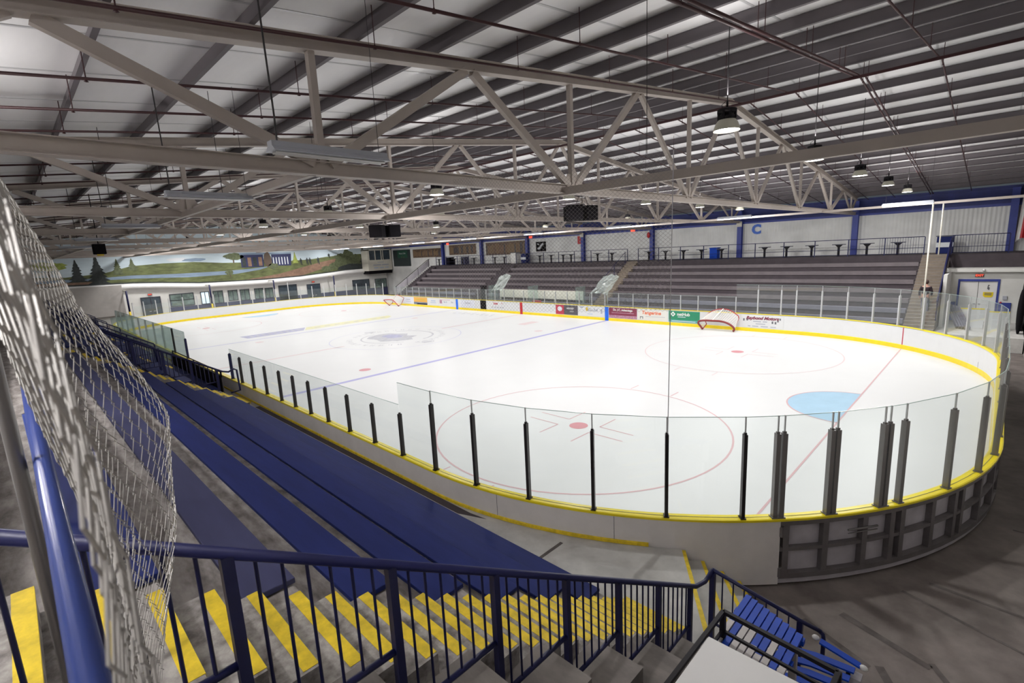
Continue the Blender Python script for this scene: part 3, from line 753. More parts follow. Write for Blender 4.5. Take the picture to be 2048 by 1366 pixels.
# ------------------------------------------------------------------ advertising on the far boards
def ad(x0,x1,mt,label,z0=.25,z1=1.02):
    m=MB(); m.box(x0,x1,HW-.012,HW-.002,z0,z1); o=m.build('advertising_panel',mt,origin=((x0+x1)/2,HW,z0)); tag(o,label,'advertising panel','advertising panels on the far boards'); return o
def adtext(o,s,size,x,z,mt,shear=0.,bold=0.,sx=1.):
    p=o.location; return lettering('lettering',s,size,(x-p.x,-.018,z-p.z),'S',mt,o,shear,bold,sx)
def adbox(o,name,x0,x1,z0,z1,mt,y=-.0135):
    p=o.location; m=MB(); m.box(x0-p.x,x1-p.x,y-.003,y,z0-p.z,z1-p.z); return m.build(name,mt,o)
o=ad(18.95,21.35,'white_board','white advertising panel with dark red slanted lettering right of the nearer goal')
adtext(o,'Raybond Motors',.26,20.15,.84,'ad_maroon',.35,.012,1.05); [adbox(o,'print_bar',a,b,z,z+h,'ad_greytext') for a,b,z,h in ((19.65,20.1,.60,.07),(20.2,20.45,.60,.07),(19.8,20.35,.46,.06),(19.35,19.5,.31,.06),(19.6,19.95,.31,.06),(20.1,20.5,.31,.06),(20.65,20.95,.31,.06))]
for i,(x,z,s) in enumerate(((20.75,.62,.09),(20.92,.60,.09),(21.05,.72,.08),(21.17,.83,.07),(19.10,.72,.09),(19.3,.74,.09))): adbox(o,'mark',x-s/2,x+s/2,z-s*.8,z+s*.8,'ad_ink',-.016)
o=ad(14.08,16.28,'ad_green','green advertising panel with white diamond mark beside the nearer goal')
adbox(o,'band',14.08,16.28,.25,.42,'ad_green2'); adtext(o,'netHub',.30,15.15,.80,'white_paint',0,.008); adbox(o,'print_bar',14.75,15.3,.60,.64,'ad_pale'); adbox(o,'print_bar',14.3,16.0,.31,.35,'ad_pale',-.0165)
p=o.location; m=MB(); m.prism([(14.4-p.x,-.018,.62-p.z),(14.58-p.x,-.018,.80-p.z),(14.4-p.x,-.018,.98-p.z),(14.22-p.x,-.018,.80-p.z)],(0,.003,0)); m.mi(1).prism([(14.4-p.x,-.021,.73-p.z),(14.47-p.x,-.021,.80-p.z),(14.4-p.x,-.021,.87-p.z),(14.33-p.x,-.021,.80-p.z)],(0,.003,0)); m.build('emblem',['white_paint','ad_green'],o)
o=ad(11.70,13.98,'ad_cream','cream advertising panel with orange-red lettering left of the green panel')
adtext(o,'Tangerine',.34,12.75,.78,'ad_orangered',.1,.01,1.1); adbox(o,'print_bar',12.3,13.8,.50,.53,'ad_greytext'); adbox(o,'mark',11.85,12.1,.32,.50,'ad_ink'); adbox(o,'mark',11.9,12.05,.32,.45,'ad_cream',-.017)
o=ad(9.20,11.60,'ad_maroon','maroon advertising panel with white lettering right of the nearer blue stripe')
adtext(o,'Dr. J.C. Advantage',.22,10.4,.86,'white_paint',0,.008); adbox(o,'print_bar',9.45,11.35,.62,.67,'ad_maroon2'); adbox(o,'band',9.20,11.60,.25,.46,'ad_maroon2')
o=ad(6.40,8.78,'white_board','white advertising panel with gold and blue mark left of the nearer blue stripe')
adbox(o,'mark',7.05,7.25,.66,.94,'gold'); adbox(o,'mark',7.27,8.15,.68,.86,'ad_slate'); adtext(o,'HARBOR',.20,7.7,.78,'white_paint',0,.01); adbox(o,'print_bar',6.5,6.8,.90,.96,'ad_slate'); adbox(o,'print_bar',7.2,7.7,.40,.45,'ad_sky'); adbox(o,'mark',8.45,8.6,.5,.85,'ad_greytext')
o=ad(3.98,6.25,'ad_dark','advertising panel half red and half charcoal right of the red stripe')
adbox(o,'band',3.98,4.85,.25,1.02,'ad_red'); adtext(o,'HOCKEY',.19,5.5,.76,'white_paint',0,.006,.95); adtext(o,'SHOP',.16,5.65,.52,'white_paint')
p=o.location; m=MB(); m.prism([(4.42-p.x+.25*cos(t)*(1 if cos(t)>0 else 1),-.018,.70-p.z+.2*sin(t)) for t in [2*pi*k/16 for k in range(16)]],(0,.003,0)); m.build('emblem','ad_pale',o)
o=ad(-3.95,-2.25,'white_board','white advertising panel with red script beside the black gate panel')
adtext(o,'Scott',.28,-3.3,.82,'ad_red',.2,.01); adtext(o,'A',.24,-2.45,.86,'ad_red'); [adbox(o,'print_bar',a,a+.22,.42,.52,'ad_greytext') for a in (-3.85,-3.45,-3.1,-2.75,-2.45)]
o=ad(-8.4,-6.3,'ad_pale','pale grey advertising panel right of the farther blue stripe'); adtext(o,'Zwickers',.24,-7.3,.72,'ad_greytext',0,.008)
o=ad(-11.9,-9.35,'white_board','white advertising panel with red and grey lettering left of the farther blue stripe')
adbox(o,'mark',-11.85,-11.45,.5,.85,'ad_maroon2'); adtext(o,'Bar &',.24,-10.9,.68,'ad_greytext',0,.01); adtext(o,'Bro',.24,-9.75,.68,'ad_greytext',0,.01); adbox(o,'line',-11.85,-10.1,.88,.91,'ad_red')
o=ad(-13.9,-12.1,'white_board','white advertising panel with small pale blue lettering right of the orange panel'); adbox(o,'print_bar',-13.4,-12.6,.68,.78,'ad_sky'); adbox(o,'line',-13.5,-12.5,.50,.56,'ad_sky')
o=ad(-16.6,-14.1,'ad_orange','orange advertising panel with slate blue lower edge, right of the farther goal')
adbox(o,'band',-16.6,-14.1,.25,.50,'ad_slate'); adbox(o,'band',-16.0,-14.1,.25,.36,'ad_sky'); adbox(o,'print_bar',-16.2,-14.6,.74,.82,'gold')
o=ad(-18.6,-16.85,'ad_pale','pale advertising panel just behind the farther goal'); adbox(o,'print_bar',-18.1,-17.3,.70,.78,'ad_greytext'); adbox(o,'line',-18.2,-17.2,.50,.54,'ad_greytext')

# ------------------------------------------------------------------ goals
def arch(p0,p1,h,bow,n=14,flat=.35):
    """arch from p0 to p1 rising h, leaning by vector bow"""
    a=Vector(p0);b=Vector(p1); out=[]
    for i in range(n+1):
        t=i/n; s=sin(pi*t)**flat
        out.append(a.lerp(b,t)+Vector((bow[0]*s,bow[1]*s,h*s)))
    return out
def netmesh(mb,A,B,nu,nv,r):
    """cord net between two equally sampled polylines"""
    for i in range(len(A)):
        if i%max(1,len(A)//nu)==0: mb.tube([A[i],(A[i]+B[i])/2+Vector((0,0,-.03)),B[i]],r,4,cap=False)
    for j in range(nv+1):
        t=j/nv; mb.tube([A[i].lerp(B[i],t)+Vector((0,0,-.05*sin(pi*t))) for i in range(len(A))],r,4,cap=False)
def goal(front,back,ctr,label,white=True):
    g=empty('hockey_goal',front[0]); tag(g,label,'hockey goal','hockey goals'); o=Vector(front[0])
    F=[p-o for p in front]; B=[p-o for p in back]
    m=MB(); m.tube(F,.065 if white else .05,8); m.build('front_frame','goal_brown' if white else 'red_tube',g)
    m=MB(); m.tube(B,.028,8); m.build('rear_frame','red_tube',g)
    for i in (0,-1):
        m=MB(); m.tube([F[i],B[i]],.028,8); m.build('side_tube','red_tube',g)
        m=MB(); m.tube([F[i],F[i]+Vector((0,0,.07))],.045,8); m.build('post_foot','black',g)
    m=MB(); netmesh(m,F,B,len(F),12,.011); m.build('netting','goal_white',g)
    if white:
        k=len(F)//2; m=MB(); m.bar(F[k]+Vector((-.1,0,.02)),B[k]+Vector((.05,0,.03)),.10,.03); m.build('centre_bar','goal_white',g)
    return g
def resamp(P,n):
    P=[Vector(p) for p in P]; L=[0]
    for a,b in zip(P,P[1:]): L.append(L[-1]+(b-a).length)
    out=[]
    for i in range(n+1):
        t=L[-1]*i/n; k=0
        while k<len(P)-2 and L[k+1]<t: k+=1
        u=(t-L[k])/max(1e-6,L[k+1]-L[k]); out.append(P[k].lerp(P[k+1],u))
    return out
F=resamp([(16.81,12.2,.04),(16.67,12.2,.23),(16.5,12.2,.40),(16.52,12.2,.52),(16.7,12.2,.59),(17.02,12.2,.62),(17.44,12.2,.62),(17.85,12.2,.63),(18.2,12.2,.59),(18.48,12.2,.49),(18.69,12.2,.35),(18.82,12.2,.22),(18.79,12.2,.09),(18.74,12.2,.04)],26)
B=resamp([(16.83,12.75,.30),(16.72,12.75,.52),(16.78,12.75,.82),(16.97,12.75,1.03),(17.2,12.75,1.17),(17.45,12.75,1.28),(17.8,12.75,1.33),(18.15,12.75,1.32),(18.4,12.75,1.23),(18.62,12.75,1.09),(18.82,12.75,.95),(18.86,12.75,.80),(18.75,12.75,.5),(18.67,12.75,.30)],26)
goal(F,B,None,'white-netted hockey goal with dark red frame tipped against the far boards on the right')
F=resamp([(-20.26,12.0,.04),(-20.86,12.0,.31),(-21.45,12.0,.62),(-20.35,12.0,.72),(-19.45,12.0,.69),(-18.93,12.0,.42),(-18.33,12.,.04)],24)
B=resamp([(-20.0,12.3,.30),(-20.05,12.4,.57),(-19.6,12.4,.95),(-19.19,12.4,1.27),(-18.4,12.4,1.12),(-17.71,12.4,.94),(-18.1,12.4,.5),(-18.4,12.4,.2)],24)
goal(F,B,None,'far hockey goal with pinkish frame leaning at the left end of the far boards',False)

# ------------------------------------------------------------------ near (south) stand: concrete tiers, stairs, walkway
def ny(i): return -18.485+.2554*i
def nz(i): return 3.75-.1525*i
def ty(k): return ny(3*k)
def tz(k): return nz(3*k)
def tier_profile(sg=1,z0=-.14):
    """stepped outline in (y,z); sg=-1 mirrors to the far side"""
    pts=[(sg*(-22.55),z0),(sg*(-22.55),4.2075),(sg*(-19.25),4.2075)]
    for k in range(0,7): pts+= [(sg*(ty(k-1)),tz(k)),(sg*(ty(k)),tz(k))]
    pts+= [(sg*ty(6),z0)]
    return pts
def stepped(x0,x1,mt,name,sg=1,prof=None):
    p=prof or tier_profile(sg); m=MB(); m.prism([(x0,y,z) for y,z in p],(x1-x0,0,0)); return struct(m.build(name,mt))
stepped(11.32,26.87,'concrete_worn','seating_tiers')
stepped(27.8,28.32,'concrete','stair_curb')
stepped(-27.5,10.2,'concrete','seating_tiers')
def stair_prof(sg=1,n=21,top=0,z0=-.14):
    pts=[(sg*-22.55,z0),(sg*-22.55,4.2075),(sg*ny(-3),4.2075)]
    for i in range(-2,n): pts+= [(sg*ny(i-1),nz(i)),(sg*ny(i),nz(i))]
    pts+= [(sg*ny(n-1),z0)]
    return pts
def stairs(x0,x1,sg,mt,name,nosing=True,m2='yellow_paint',xin=.0):
    o=stepped(x0,x1,mt,name,sg,stair_prof(sg))
    if nosing:
        for i in range(-3,21):
            m=MB(); y=ny(i); z=nz(i) if i>-3 else 4.2075
            a,b=sorted((sg*(y-.082),sg*(y+.004)))
            m.box(x0+xin,x1-xin-.02,a,b,z-.02,z+.003); n_=m.build('stair_nosing',m2,o)
    return o
stairs(26.87,27.8,1,'step_worn','aisle_stairs')
stairs(10.2,11.32,1,'concrete','aisle_stairs')
# walkway along the near boards
cx,cy=HL-CR,-(HW-CR)
a0=radians(-55.3)
arc=[corner_pt(cx,cy,-pi/2+(a0+pi/2)*i/20,CR+.175) for i in range(21)]
wp=[(-27.5,-13.13)]+arc+[corner_pt(cx,cy,a0,CR+2.05),(28.3,-13.55),(28.3,ty(6)-.02),(-27.5,ty(6)-.02)]
wp=[(a,max(b,-13.9) if b<-13.2 else b) for a,b in wp]
m=MB(); m.prism([(x,y,-.14) for x,y in wp],(0,0,.6875)); struct(m.build('walkway','walkway'))
m=MB(); m.prism([(11.6,-13.30,.549),(23.0,-13.30,.549),(23.6,-13.08,.549),(23.2,-13.13,.549),(11.6,-13.145,.549)],(0,0,.003)); struct(m.build('walkway_gutter','riser_grey'))
for i,(x,l) in enumerate(((14.2,0),(16.7,0),(19.3,0),(21.6,0),(23.6,0),(25.2,1))):
    m=MB(); m.box(x-.03,x+.03,-13.88,-13.32 if not l else -12.75,.549,.552); struct(m.build('walkway_joint','floor_line'))
# radial steps down to the slab, following the curve of the boards
angs=[-55.3,-53.3,-51.25,-49.4]; zs=[.5475,.365,.185,.01]
def wedge(mb,a,b,r0,r1,z0,z1,n=4):
    A=[corner_pt(cx,cy,radians(a+(b-a)*i/n),r0) for i in range(n+1)]; B=[corner_pt(cx,cy,radians(b+(a-b)*i/n),r1) for i in range(n+1)]
    mb.prism([(x,y,z0) for x,y in A+B],(0,0,z1-z0))
st=MB()
for i in range(1,4): wedge(st,angs[i-1]+.02,angs[i],CR+.20,CR+2.05,-.14,zs[i])
so=struct(st.build('corner_steps','walkway'))
for i in range(4):
    m=MB(); wedge(m,angs[i]-.34,angs[i]+.02,CR+.20,CR+2.04,zs[i]-.03,zs[i]+.003); m.build('stair_nosing','yellow_paint',so)

# blue bench planks on the near tiers
rows=['top','second','third','fourth','fifth','sixth','lowest']
def bench(x0,x1,k,sg,mt,label,group,th=.045,w=.33,front=None):
    y0,y1=sorted((sg*(ty(k)-w),sg*(ty(k)+.012)))
    m=MB(); z=tz(k)+.018; m.box(x0,x1,y0,y1,z,z+th); xm=(x0+x1)/2
    o=m.build('bench_plank',mt,origin=(xm,(y0+y1)/2,z),bevel=.006)
    s=MB(); n=max(2,int((x1-x0)/1.6))
    for j in range(n):
        x=x0+.4+(x1-x0-.8)*j/(n-1); s.box(x-.03-xm,x+.03-xm,-(w*.4),w*.4,-.018,0)
    s.build('bench_bracket','steel_frame',o)
    if sg<0:
        q=MB(); q.box(x0-xm,x1-xm,-(w/2)-.045,-(w/2)-.02,-.17,th); q.build('front_board',mt,o)
    tag(o,label,'bench',group); return o
for k in range(7):
    bench(11.34,26.78,k,1,'bench_pale' if k==1 else 'bench_blue','long %sblue bench plank of the near stand, %s row%s'%('paler greyish ' if k==1 else 'navy ',rows[k],' from the top' if 0<k<6 else ''),'near blue benches')  # second row toned paler and greyer than the others
for k in range(7):
    bench(-6.2,9.6,k,1,'bench_blue','navy blue bench plank beyond the near aisle, %s row'%rows[k],'benches beyond the near aisle')
for k in range(7):
    bench(-24.,-7.6,k,1,'bench_blue','navy blue bench plank at the far end of the near stand, %s row'%rows[k],'benches at the far end of the near stand')
for x0,x1 in ((-7.5,-6.3),(-12.4,-11.6),(-18.4,-17.6),(3.2,4.0)):
    for i in range(1,21):
        if i%3==0: continue
        m=MB(); a,b=ny(i-1),ny(i); m.box(x0,x1,a,b,tz((i+2)//3),nz(i))
        m.mi(1).box(x0,x1,b-.09,b+.004,nz(i)-.02,nz(i)+.004); struct(m.build('aisle_step',['concrete','yellow_paint']))

# ------------------------------------------------------------------ railings
def stair_rail(name,label,x,ytop,ybot,zr,zb,posts,npk,mt='rail_navy',r=.024,group='navy railings',tail=None,pw=.05,pk=.010,panel=None,head=None):
    """rail in the plane X=x running down towards the ice; zr(y) top rail height; panels between consecutive posts"""
    o=empty(name,(x,posts[0],zb(posts[0]))); tag(o,label,'railing',group)
    ox,oy,oz=o.location
    L=lambda p:(p[0]-ox,p[1]-oy,p[2]-oz)
    m=MB(); pts=([*head] if head else [])+[(x,ytop,zr(ytop)),(x,ybot,zr(ybot))]+(tail or []); m.tube([L(p) for p in pts],r,10); m.build('top_rail',mt,o)
    for i,y in enumerate(posts):
        m=MB(); z0=zb(y)-.12; m.box(*[v for v in (x-pw/2-ox,x+pw/2-ox,y-pw/2-oy,y+pw/2-oy,z0-oz,zr(y)-.01-oz)]); m.build('post',mt,o)
    for i in range(len(posts)-1):
        a,b=posts[i],posts[i+1]; z=zb((a+b)/2)
        m=MB(); m.tube([L((x,a,z)),L((x,b,z))],.020,8); m.build('bottom_rail',mt,o)
        for j in range(npk):
            y=a+(b-a)*(j+1)/(npk+1)
            m=MB(); m.tube([L((x,y,z)),L((x,y,zr(y)-.01))],pk,6,cap=False); m.build('picket',mt,o)
    return o
zr1=lambda y:1.61-.603*(y+13.72)
def zb1(y):
    for k in range(0,8):
        if y<=ty(k)+.06: return tz(k)+.12
    return .67
posts=[-19.13]+[-18.37+.766*j for j in range(7)]
o=stair_rail('stair_railing','navy railing with pickets running down the aisle in the foreground',28.0,-19.5,-13.62,zr1,lambda y: zb1(y),posts,6,tail=[(28.0,-13.36,1.47),(28.0,-13.27,1.48),(28.02,-13.20,1.56)],r=.027,pk=.009)
# last part of the same line: down the curved steps, ending in a loop
o2=empty('stair_railing',(28.03,-13.2,.5)); tag(o2,'short navy railing down the corner steps ending in a closed loop above the slatted stack','railing','navy railings')
L=lambda p:(p[0]-28.03,p[1]+13.2,p[2]-.5)
A=Vector((28.02,-13.20,1.56)); B=Vector((28.93,-12.78,1.06)); Cc=Vector((29.13,-12.68,.96))
m=MB(); m.tube([L(A),L(B),L(Cc)],.025,10); m.build('top_rail','rail_navy',o2)
m=MB(); m.tube([L(Cc+Vector((-.05,-.02,.03))),L(Cc+Vector((.02,.01,-.03))),L(Cc+Vector((.03,.015,-.10))),L(Cc+Vector((.03,.015,-.42))),L(Cc+Vector((.0,0,-.47))),L((28.95,-12.77,.48))],.024,10); m.build('end_loop','rail_navy',o2)
for p,z0 in (((28.03,-13.2),.55),((28.93,-12.78),-.15)):
    t=1.53 if p[0]<28.5 else 1.05
    m=MB(); m.box(p[0]-.03-28.03,p[0]+.03-28.03,p[1]-.03+13.2,p[1]+.03+13.2,z0-.5,t-.5); m.build('post','rail_navy',o2)
m=MB(); m.tube([L((28.03,-13.2,.82)),L((28.93,-12.78,.30))],.018,8); m.build('bottom_rail','rail_navy',o2)
for j in range(7):
    t=(j+1)/8; a=A.lerp(B,t); m=MB(); m.tube([L(a),L((a.x,a.y,.82-.52*t))],.009,6,cap=False); m.build('picket','rail_navy',o2)
# far aisle railings
zr2=lambda y:1.78-.62*(y+13.8)
posts=[-17.05+.766*j for j in range(5)]
o=stair_rail('stair_railing','navy picket railing running down the farther aisle of the near stand',10.17,-17.1,-13.8,zr2,lambda y:nz((y+18.485)/.2554)+.14,posts,5,tail=[(10.17,-13.6,1.72),(10.17,-13.42,1.80),(10.17,-13.32,1.74),(10.17,-13.30,.95),(10.17,-13.62,.92)],group='navy railings',r=.034,pk=.015,pw=.08)
m=MB(); m.box(-.95,-.04,-.02,.02,-.1,1.05); m.build('end_panel','rail_navy',o)
o=stair_rail('stair_railing','second navy railing just left of the farther aisle railing',8.2,-17.6,-15.6,zr2,lambda y:nz((y+18.485)/.2554)+.14,[-17.6+.766*j for j in range(4)],5,tail=[(8.2,-15.4,2.75),(8.2,-15.35,2.2)],r=.034,pk=.015,pw=.08)
for x,n in ((-6.2,'second nearest'),(-11.5,'third nearest'),(-17.5,'farthest'),(3.3,'nearest')):
    stair_rail('stair_railing','navy railing deep in the near stand beyond the farther aisle, %s of four'%n,x,-18.3,-14.6,zr2,lambda y:nz((y+18.485)/.2554)+.14,[-18.3+.925*j for j in range(5)],3,r=.028)
# navy box and dark panels at the players bench
m=MB(); m.box(-7.45,-6.3,-17.6,-16.1,2.9,3.5); tag(m.build('entry_box','rail_navy',origin=(-6.9,-16.8,2.9)),'plain navy box standing between the far rows of the near stand','box')
bb=empty('bench_screen',(5.5,-13.75,.55)); tag(bb,'black slatted screen with a diagonal brace behind the players bench','screen')
m=MB(); m.box(-3.6,4.05,-.02,.02,.06,.98); m.build('screen_sheet','black',bb)
for j in range(24):
    m=MB(); x=-3.5+j*.33; m.box(x,x+.10,.025,.04,.10,.90); m.build('slat','steel_frame',bb)
m=MB(); m.tube([(-3.6,0.05,1.1),(4.1,0.05,1.1)],.022,8); m.build('top_rail','black_metal',bb)
m=MB(); m.tube([(1.6,.06,.1),(3.6,.06,1.05)],.02,8); m.build('brace','black_metal',bb)
for x in (-3.6,.2,4.05):
    m=MB(); m.box(x-.025,x+.025,.02,.07,0,1.1); m.build('post','black_metal',bb)
m=MB(); m.box(2.0,7.4,-13.62,-13.34,.93,.97); 
for x in (2.2,4.7,7.2): m.box(x-.03,x+.03,-13.56,-13.40,.548,.93)
tag(m.build('players_bench','bench_blue',origin=(4.7,-13.48,.55)),'low blue players bench behind the open part of the near boards','bench')
m=MB(); m.box(9.6,10.9,-13.35,-13.20,.55,.60); tag(m.build('walkway_kerb','yellow_paint',origin=(10.2,-13.3,.55)),'yellow painted kerb at the end of the near walkway','kerb')

# ------------------------------------------------------------------ foreground right: slatted stack, black frame, white topped shed
sh=empty('store_shed',(30.0,-17.2,-.15)); tag(sh,'low store shed with a flat white top at the bottom edge','shed')
m=MB(); m.box(-.91,1.25,-1.6,1.30,3.10,3.15); m.build('white_top','white_paint',sh)
m=MB(); m.box(-.85,1.2,-1.55,1.22,0,3.10); m.build('body','wall_grey',sh)
sk=empty('slat_stack',(29.0,-14.9,-.15)); tag(sk,'stack of blue and grey slats lying side by side under the black frame','slatted furniture')
cols=[(0,.55),(.22,1),(.0,.42),(.0,.42),(.30,.62),(.45,.6),(.0,.35),(.62,1.),(.45,1.)]
Z=2.02
for j in range(9):
    x=28.70+j*.066; y1=-14.0-.028*j
    f=[.42,.95,.38,.33,.52,.58,.30,.95,.50][j]
    yb=-15.75; ym=y1-(y1-yb)*f*.62
    m=MB(); m.box(x-29.,x+.054-29.,ym+14.9,y1+14.9,Z+.15-.03,Z+.15); m.build('slat','bright_blue',sk)
    m=MB(); m.box(x-29.,x+.054-29.,yb+14.9,ym-.002+14.9,Z+.15-.03,Z+.15); m.build('slat','slat_grey',sk)
for x in (28.72,29.22):
    for y in (-14.25,-15.6):
        m=MB(); m.box(x-.03-29,x+.03-29,y-.03+14.9,y+.03+14.9,0,Z+.12); m.build('leg','slat_grey',sk)
for y in (-14.25,-14.6,-15.6):
    m=MB(); m.box(28.68-29,29.30-29,y-.03+14.9,y+.03+14.9,Z+.07,Z+.12); m.build('cross_bar','bright_blue',sk)
bf=empty('black_frame',(29.2,-15.,-.15)); tag(bf,'black angle-iron frame railing around the blue and grey slats','frame')
zf=2.28
P=[(28.72,-16.3),(28.74,-14.72),(29.66,-14.80),(29.64,-15.5)]
for a,b in ((P[0],P[1]),(P[1],P[2]),(P[2],P[3])):
    m=MB(); m.bar((a[0]-29.2,a[1]+15,zf+.15),(b[0]-29.2,b[1]+15,zf+.15),.035,.035); m.build('top_rail','black_metal',bf)
    if a!=P[2]:
        m=MB(); m.bar((a[0]-29.2,a[1]+15,zf-.05),(b[0]-29.2,b[1]+15,zf-.05),.025,.025); m.build('middle_rail','black_metal',bf)
for a in P[:3]:
    m=MB(); m.bar((a[0]-29.2,a[1]+15,0),(a[0]-29.2,a[1]+15,zf+.15),.045,.045); m.build('post','black_metal',bf)
ch=empty('stacked_chairs',(29.28,-13.28,-.15)); tag(ch,'blue curved seat slats with white end caps fanned out right of the black frame','slatted furniture')
for j in range(5):
    m=MB(); y0=-.55+j*.12; pts=[]; zc=1.35-.02*j
    A0=[(-.62,-.34-.13*j+.1*j*0,0),(-.35,-.20-.12*j,0),(-.05,-.10-.12*j,0),(.30-.02*j,-.06-.12*j,0)]
    top=[(x,y,zc) for x,y,_ in A0]+[(x,y-.085,zc) for x,y,_ in reversed(A0)]
    m.prism(top,(0,0,.02)); m.build('seat_slat','bright_blue',ch)
m=MB(); m.prism([(-.05,.02,1.39),(.33,-.03,1.35),(.33,.045,1.35),(-.05,.10,1.39)],(0,0,.02)); m.build('seat_slat','bright_blue',ch)
for p in ((.36,.0,1.36),(-.10,.10,1.39),(-.45,-.02,1.39)):
    m=MB(); m.sphere(p,.03,10,7,(1.3,1,1)); m.build('end_cap','white_paint',ch)
for x,y in ((-.3,-.3),(.25,-.12),(-.3,-.6)):
    m=MB(); m.tube([(x,y,0),(x,y,1.33)],.02,8); m.build('leg','black_metal',ch)
m=MB(); m.box(.15,.36,-.14,-.02,0,1.3); m.build('side_sheet','panel_back',ch)

# ------------------------------------------------------------------ camera side platform rail and chain link
m=MB(); m.prism([(28.32,-22.5,3.9),(31.3,-22.5,3.9),(31.3,-18.95,3.9),(28.32,-18.95,3.9)],(0,0,.3)); struct(m.build('concourse_slab','concrete'))
pr=empty('platform_rail',(27.6,-18.86,4.2)); tag(pr,'glossy blue pipe rail running away behind the chain link at the left edge','railing')
m=MB(); m.tube([(-7.,.0,.90),(2.45,.012,.90)],.021,14); m.build('top_rail','blue_pipe',pr)
for px_ in (-7.,-4.6,-2.3,0.):
    m=MB(); m.tube([(px_,0,-.45),(px_,0,.90)],.021,12); m.build('post','blue_pipe',pr)
m=MB(); m.tube([(-7.,-.0,.40),(2.3,-.0,.40)],.014,10); m.build('middle_rail','rail_navy',pr)
ff=empty('chain_link_fence',(27.6,-18.8,4.2)); tag(ff,'galvanised chain link mesh curling outwards at the left edge of the view','fence')
def sheet(s,t):
    """s metres away from the camera along -X, t height"""
    k=max(0,min(1,(s-1.3)/1.35)); k=k*k*(3-2*k)
    prof=[(4.15,.20),(4.6,.31),(5.0,.335),(5.25,.27),(5.5,.17),(5.8,.10),(6.05,.04),(6.25,.0)]
    v=prof[0][1]
    for a,b in zip(prof,prof[1:]):
        if a[0]<=t<=b[0]: v=a[1]+(b[1]-a[1])*(t-a[0])/(b[0]-a[0])
    if t>6.25: v=0
    b=max(0,min(1,(5.95-t)/.9)); y=-18.855+.075*b+v*k+.006*sin(9*t+5*s)+.008*sin(3.1*t+2.*s)
    return Vector((30.277-s-27.6,y+18.8,t-4.2))
wm=MB(); cell=.045; S0,S1=.42,2.62; ns_=int((S1-S0)/cell); nt_=int((6.2-4.2)/cell*1.0)
for i in range(ns_):
    pts=[]
    for j in range(nt_*1+1):
        k=(i+j)%2; s=S0+i*cell+(cell*1.02 if k else -cell*.02); t=4.2+j*cell
        p=sheet(s,t); pts.append(p+Vector((0,.003 if k else -.003,0)))
    wm.tube(pts,.0013,4,cap=False)
wm.build('wire_mesh','galv',ff)
wm=MB()
for i in range(int(1.5/cell)):
    pts=[]
    for j in range(int(1.75/cell)):
        k=(i+j)%2; s=.38+i*cell+(cell*1.02 if k else -cell*.02); t=4.3+j*cell; p=sheet(s,t)
        pts.append(p+Vector((.013,(-.030-.02*sin(4*t+s*3)+(.003 if k else -.003)),.02)))
    wm.tube(pts,.0014,4,cap=False)
wm.build('inner_mesh','galv',ff)
m=MB(); m.tube([sheet(S1,4.2+.05*k)+Vector((-.01,0,0)) for k in range(1,40)],.0022,5,cap=False); m.build('edge_wire','galv',ff)
m=MB(); m.tube([(.75,-.10,-.1),(.75,-.10,2.3)],.018,10); m.build('fence_post','post_dull',ff)
# landing behind the rail, left edge
m=MB(); m.box(24.0,26.84,-22.4,-19.27,4.2,4.214); struct(m.build('landing_surface','wall_plain'))

# ------------------------------------------------------------------ far (north) stand
def nsec(x0,x1): stepped(x0,x1,'riser_grey','seating_tiers',-1)
secs=[(7.95,26.85,'right'),(-6.55,6.95,'middle'),(-20.4,-7.95,'left')]
for x0,x1,n in secs: nsec(x0,x1)
stairs(26.85,28.1,-1,'stair_brown','aisle_stairs',True,'concrete')
stairs(6.95,7.95,-1,'stair_brown','aisle_stairs',False)
stairs(-7.95,-6.55,-1,'riser_grey','aisle_stairs',False)
stairs(-21.6,-20.4,-1,'riser_grey','aisle_stairs',False)
m=MB(); m.box(-27.5,28.1,13.12,13.9,-.14,.5475); struct(m.build('walkway','walkway'))
# concourse over the doors, and the recess wall
m=MB(); m.box(28.1,31.3,19.05,22.55,3.45,4.2075); struct(m.build('concourse_slab','riser_grey'))
m=MB(); m.box(28.1,31.3,13.12,18.4,-.14,.5475); struct(m.build('landing','walkway'))
for x0,x1,n in secs:
    for k in range(7):
        lo=k>=4
        bench(x0+.05,x1-.05,k,-1,'bench_greyblue' if k>=5 else 'bench_grey','grey bench plank in the %s section of the far stand, %s row%s'%(n,rows[k],' from the top' if 0<k<6 else ''),'far stand benches',th=.06,w=.34)
# navy kick strips under the lowest rows of the right section
for k in (4,5,6):
    m=MB(); m.box(8.0,26.8,-ty(k)-.012,-ty(k)+.001,tz(k)-.07,tz(k)-.01); tag(m.build('bench_edge_strip','rail_navy',origin=(17,-ty(k),tz(k))),'navy strip under the %s bench row of the right far section'%rows[k],'trim strip','navy strips under the far benches')
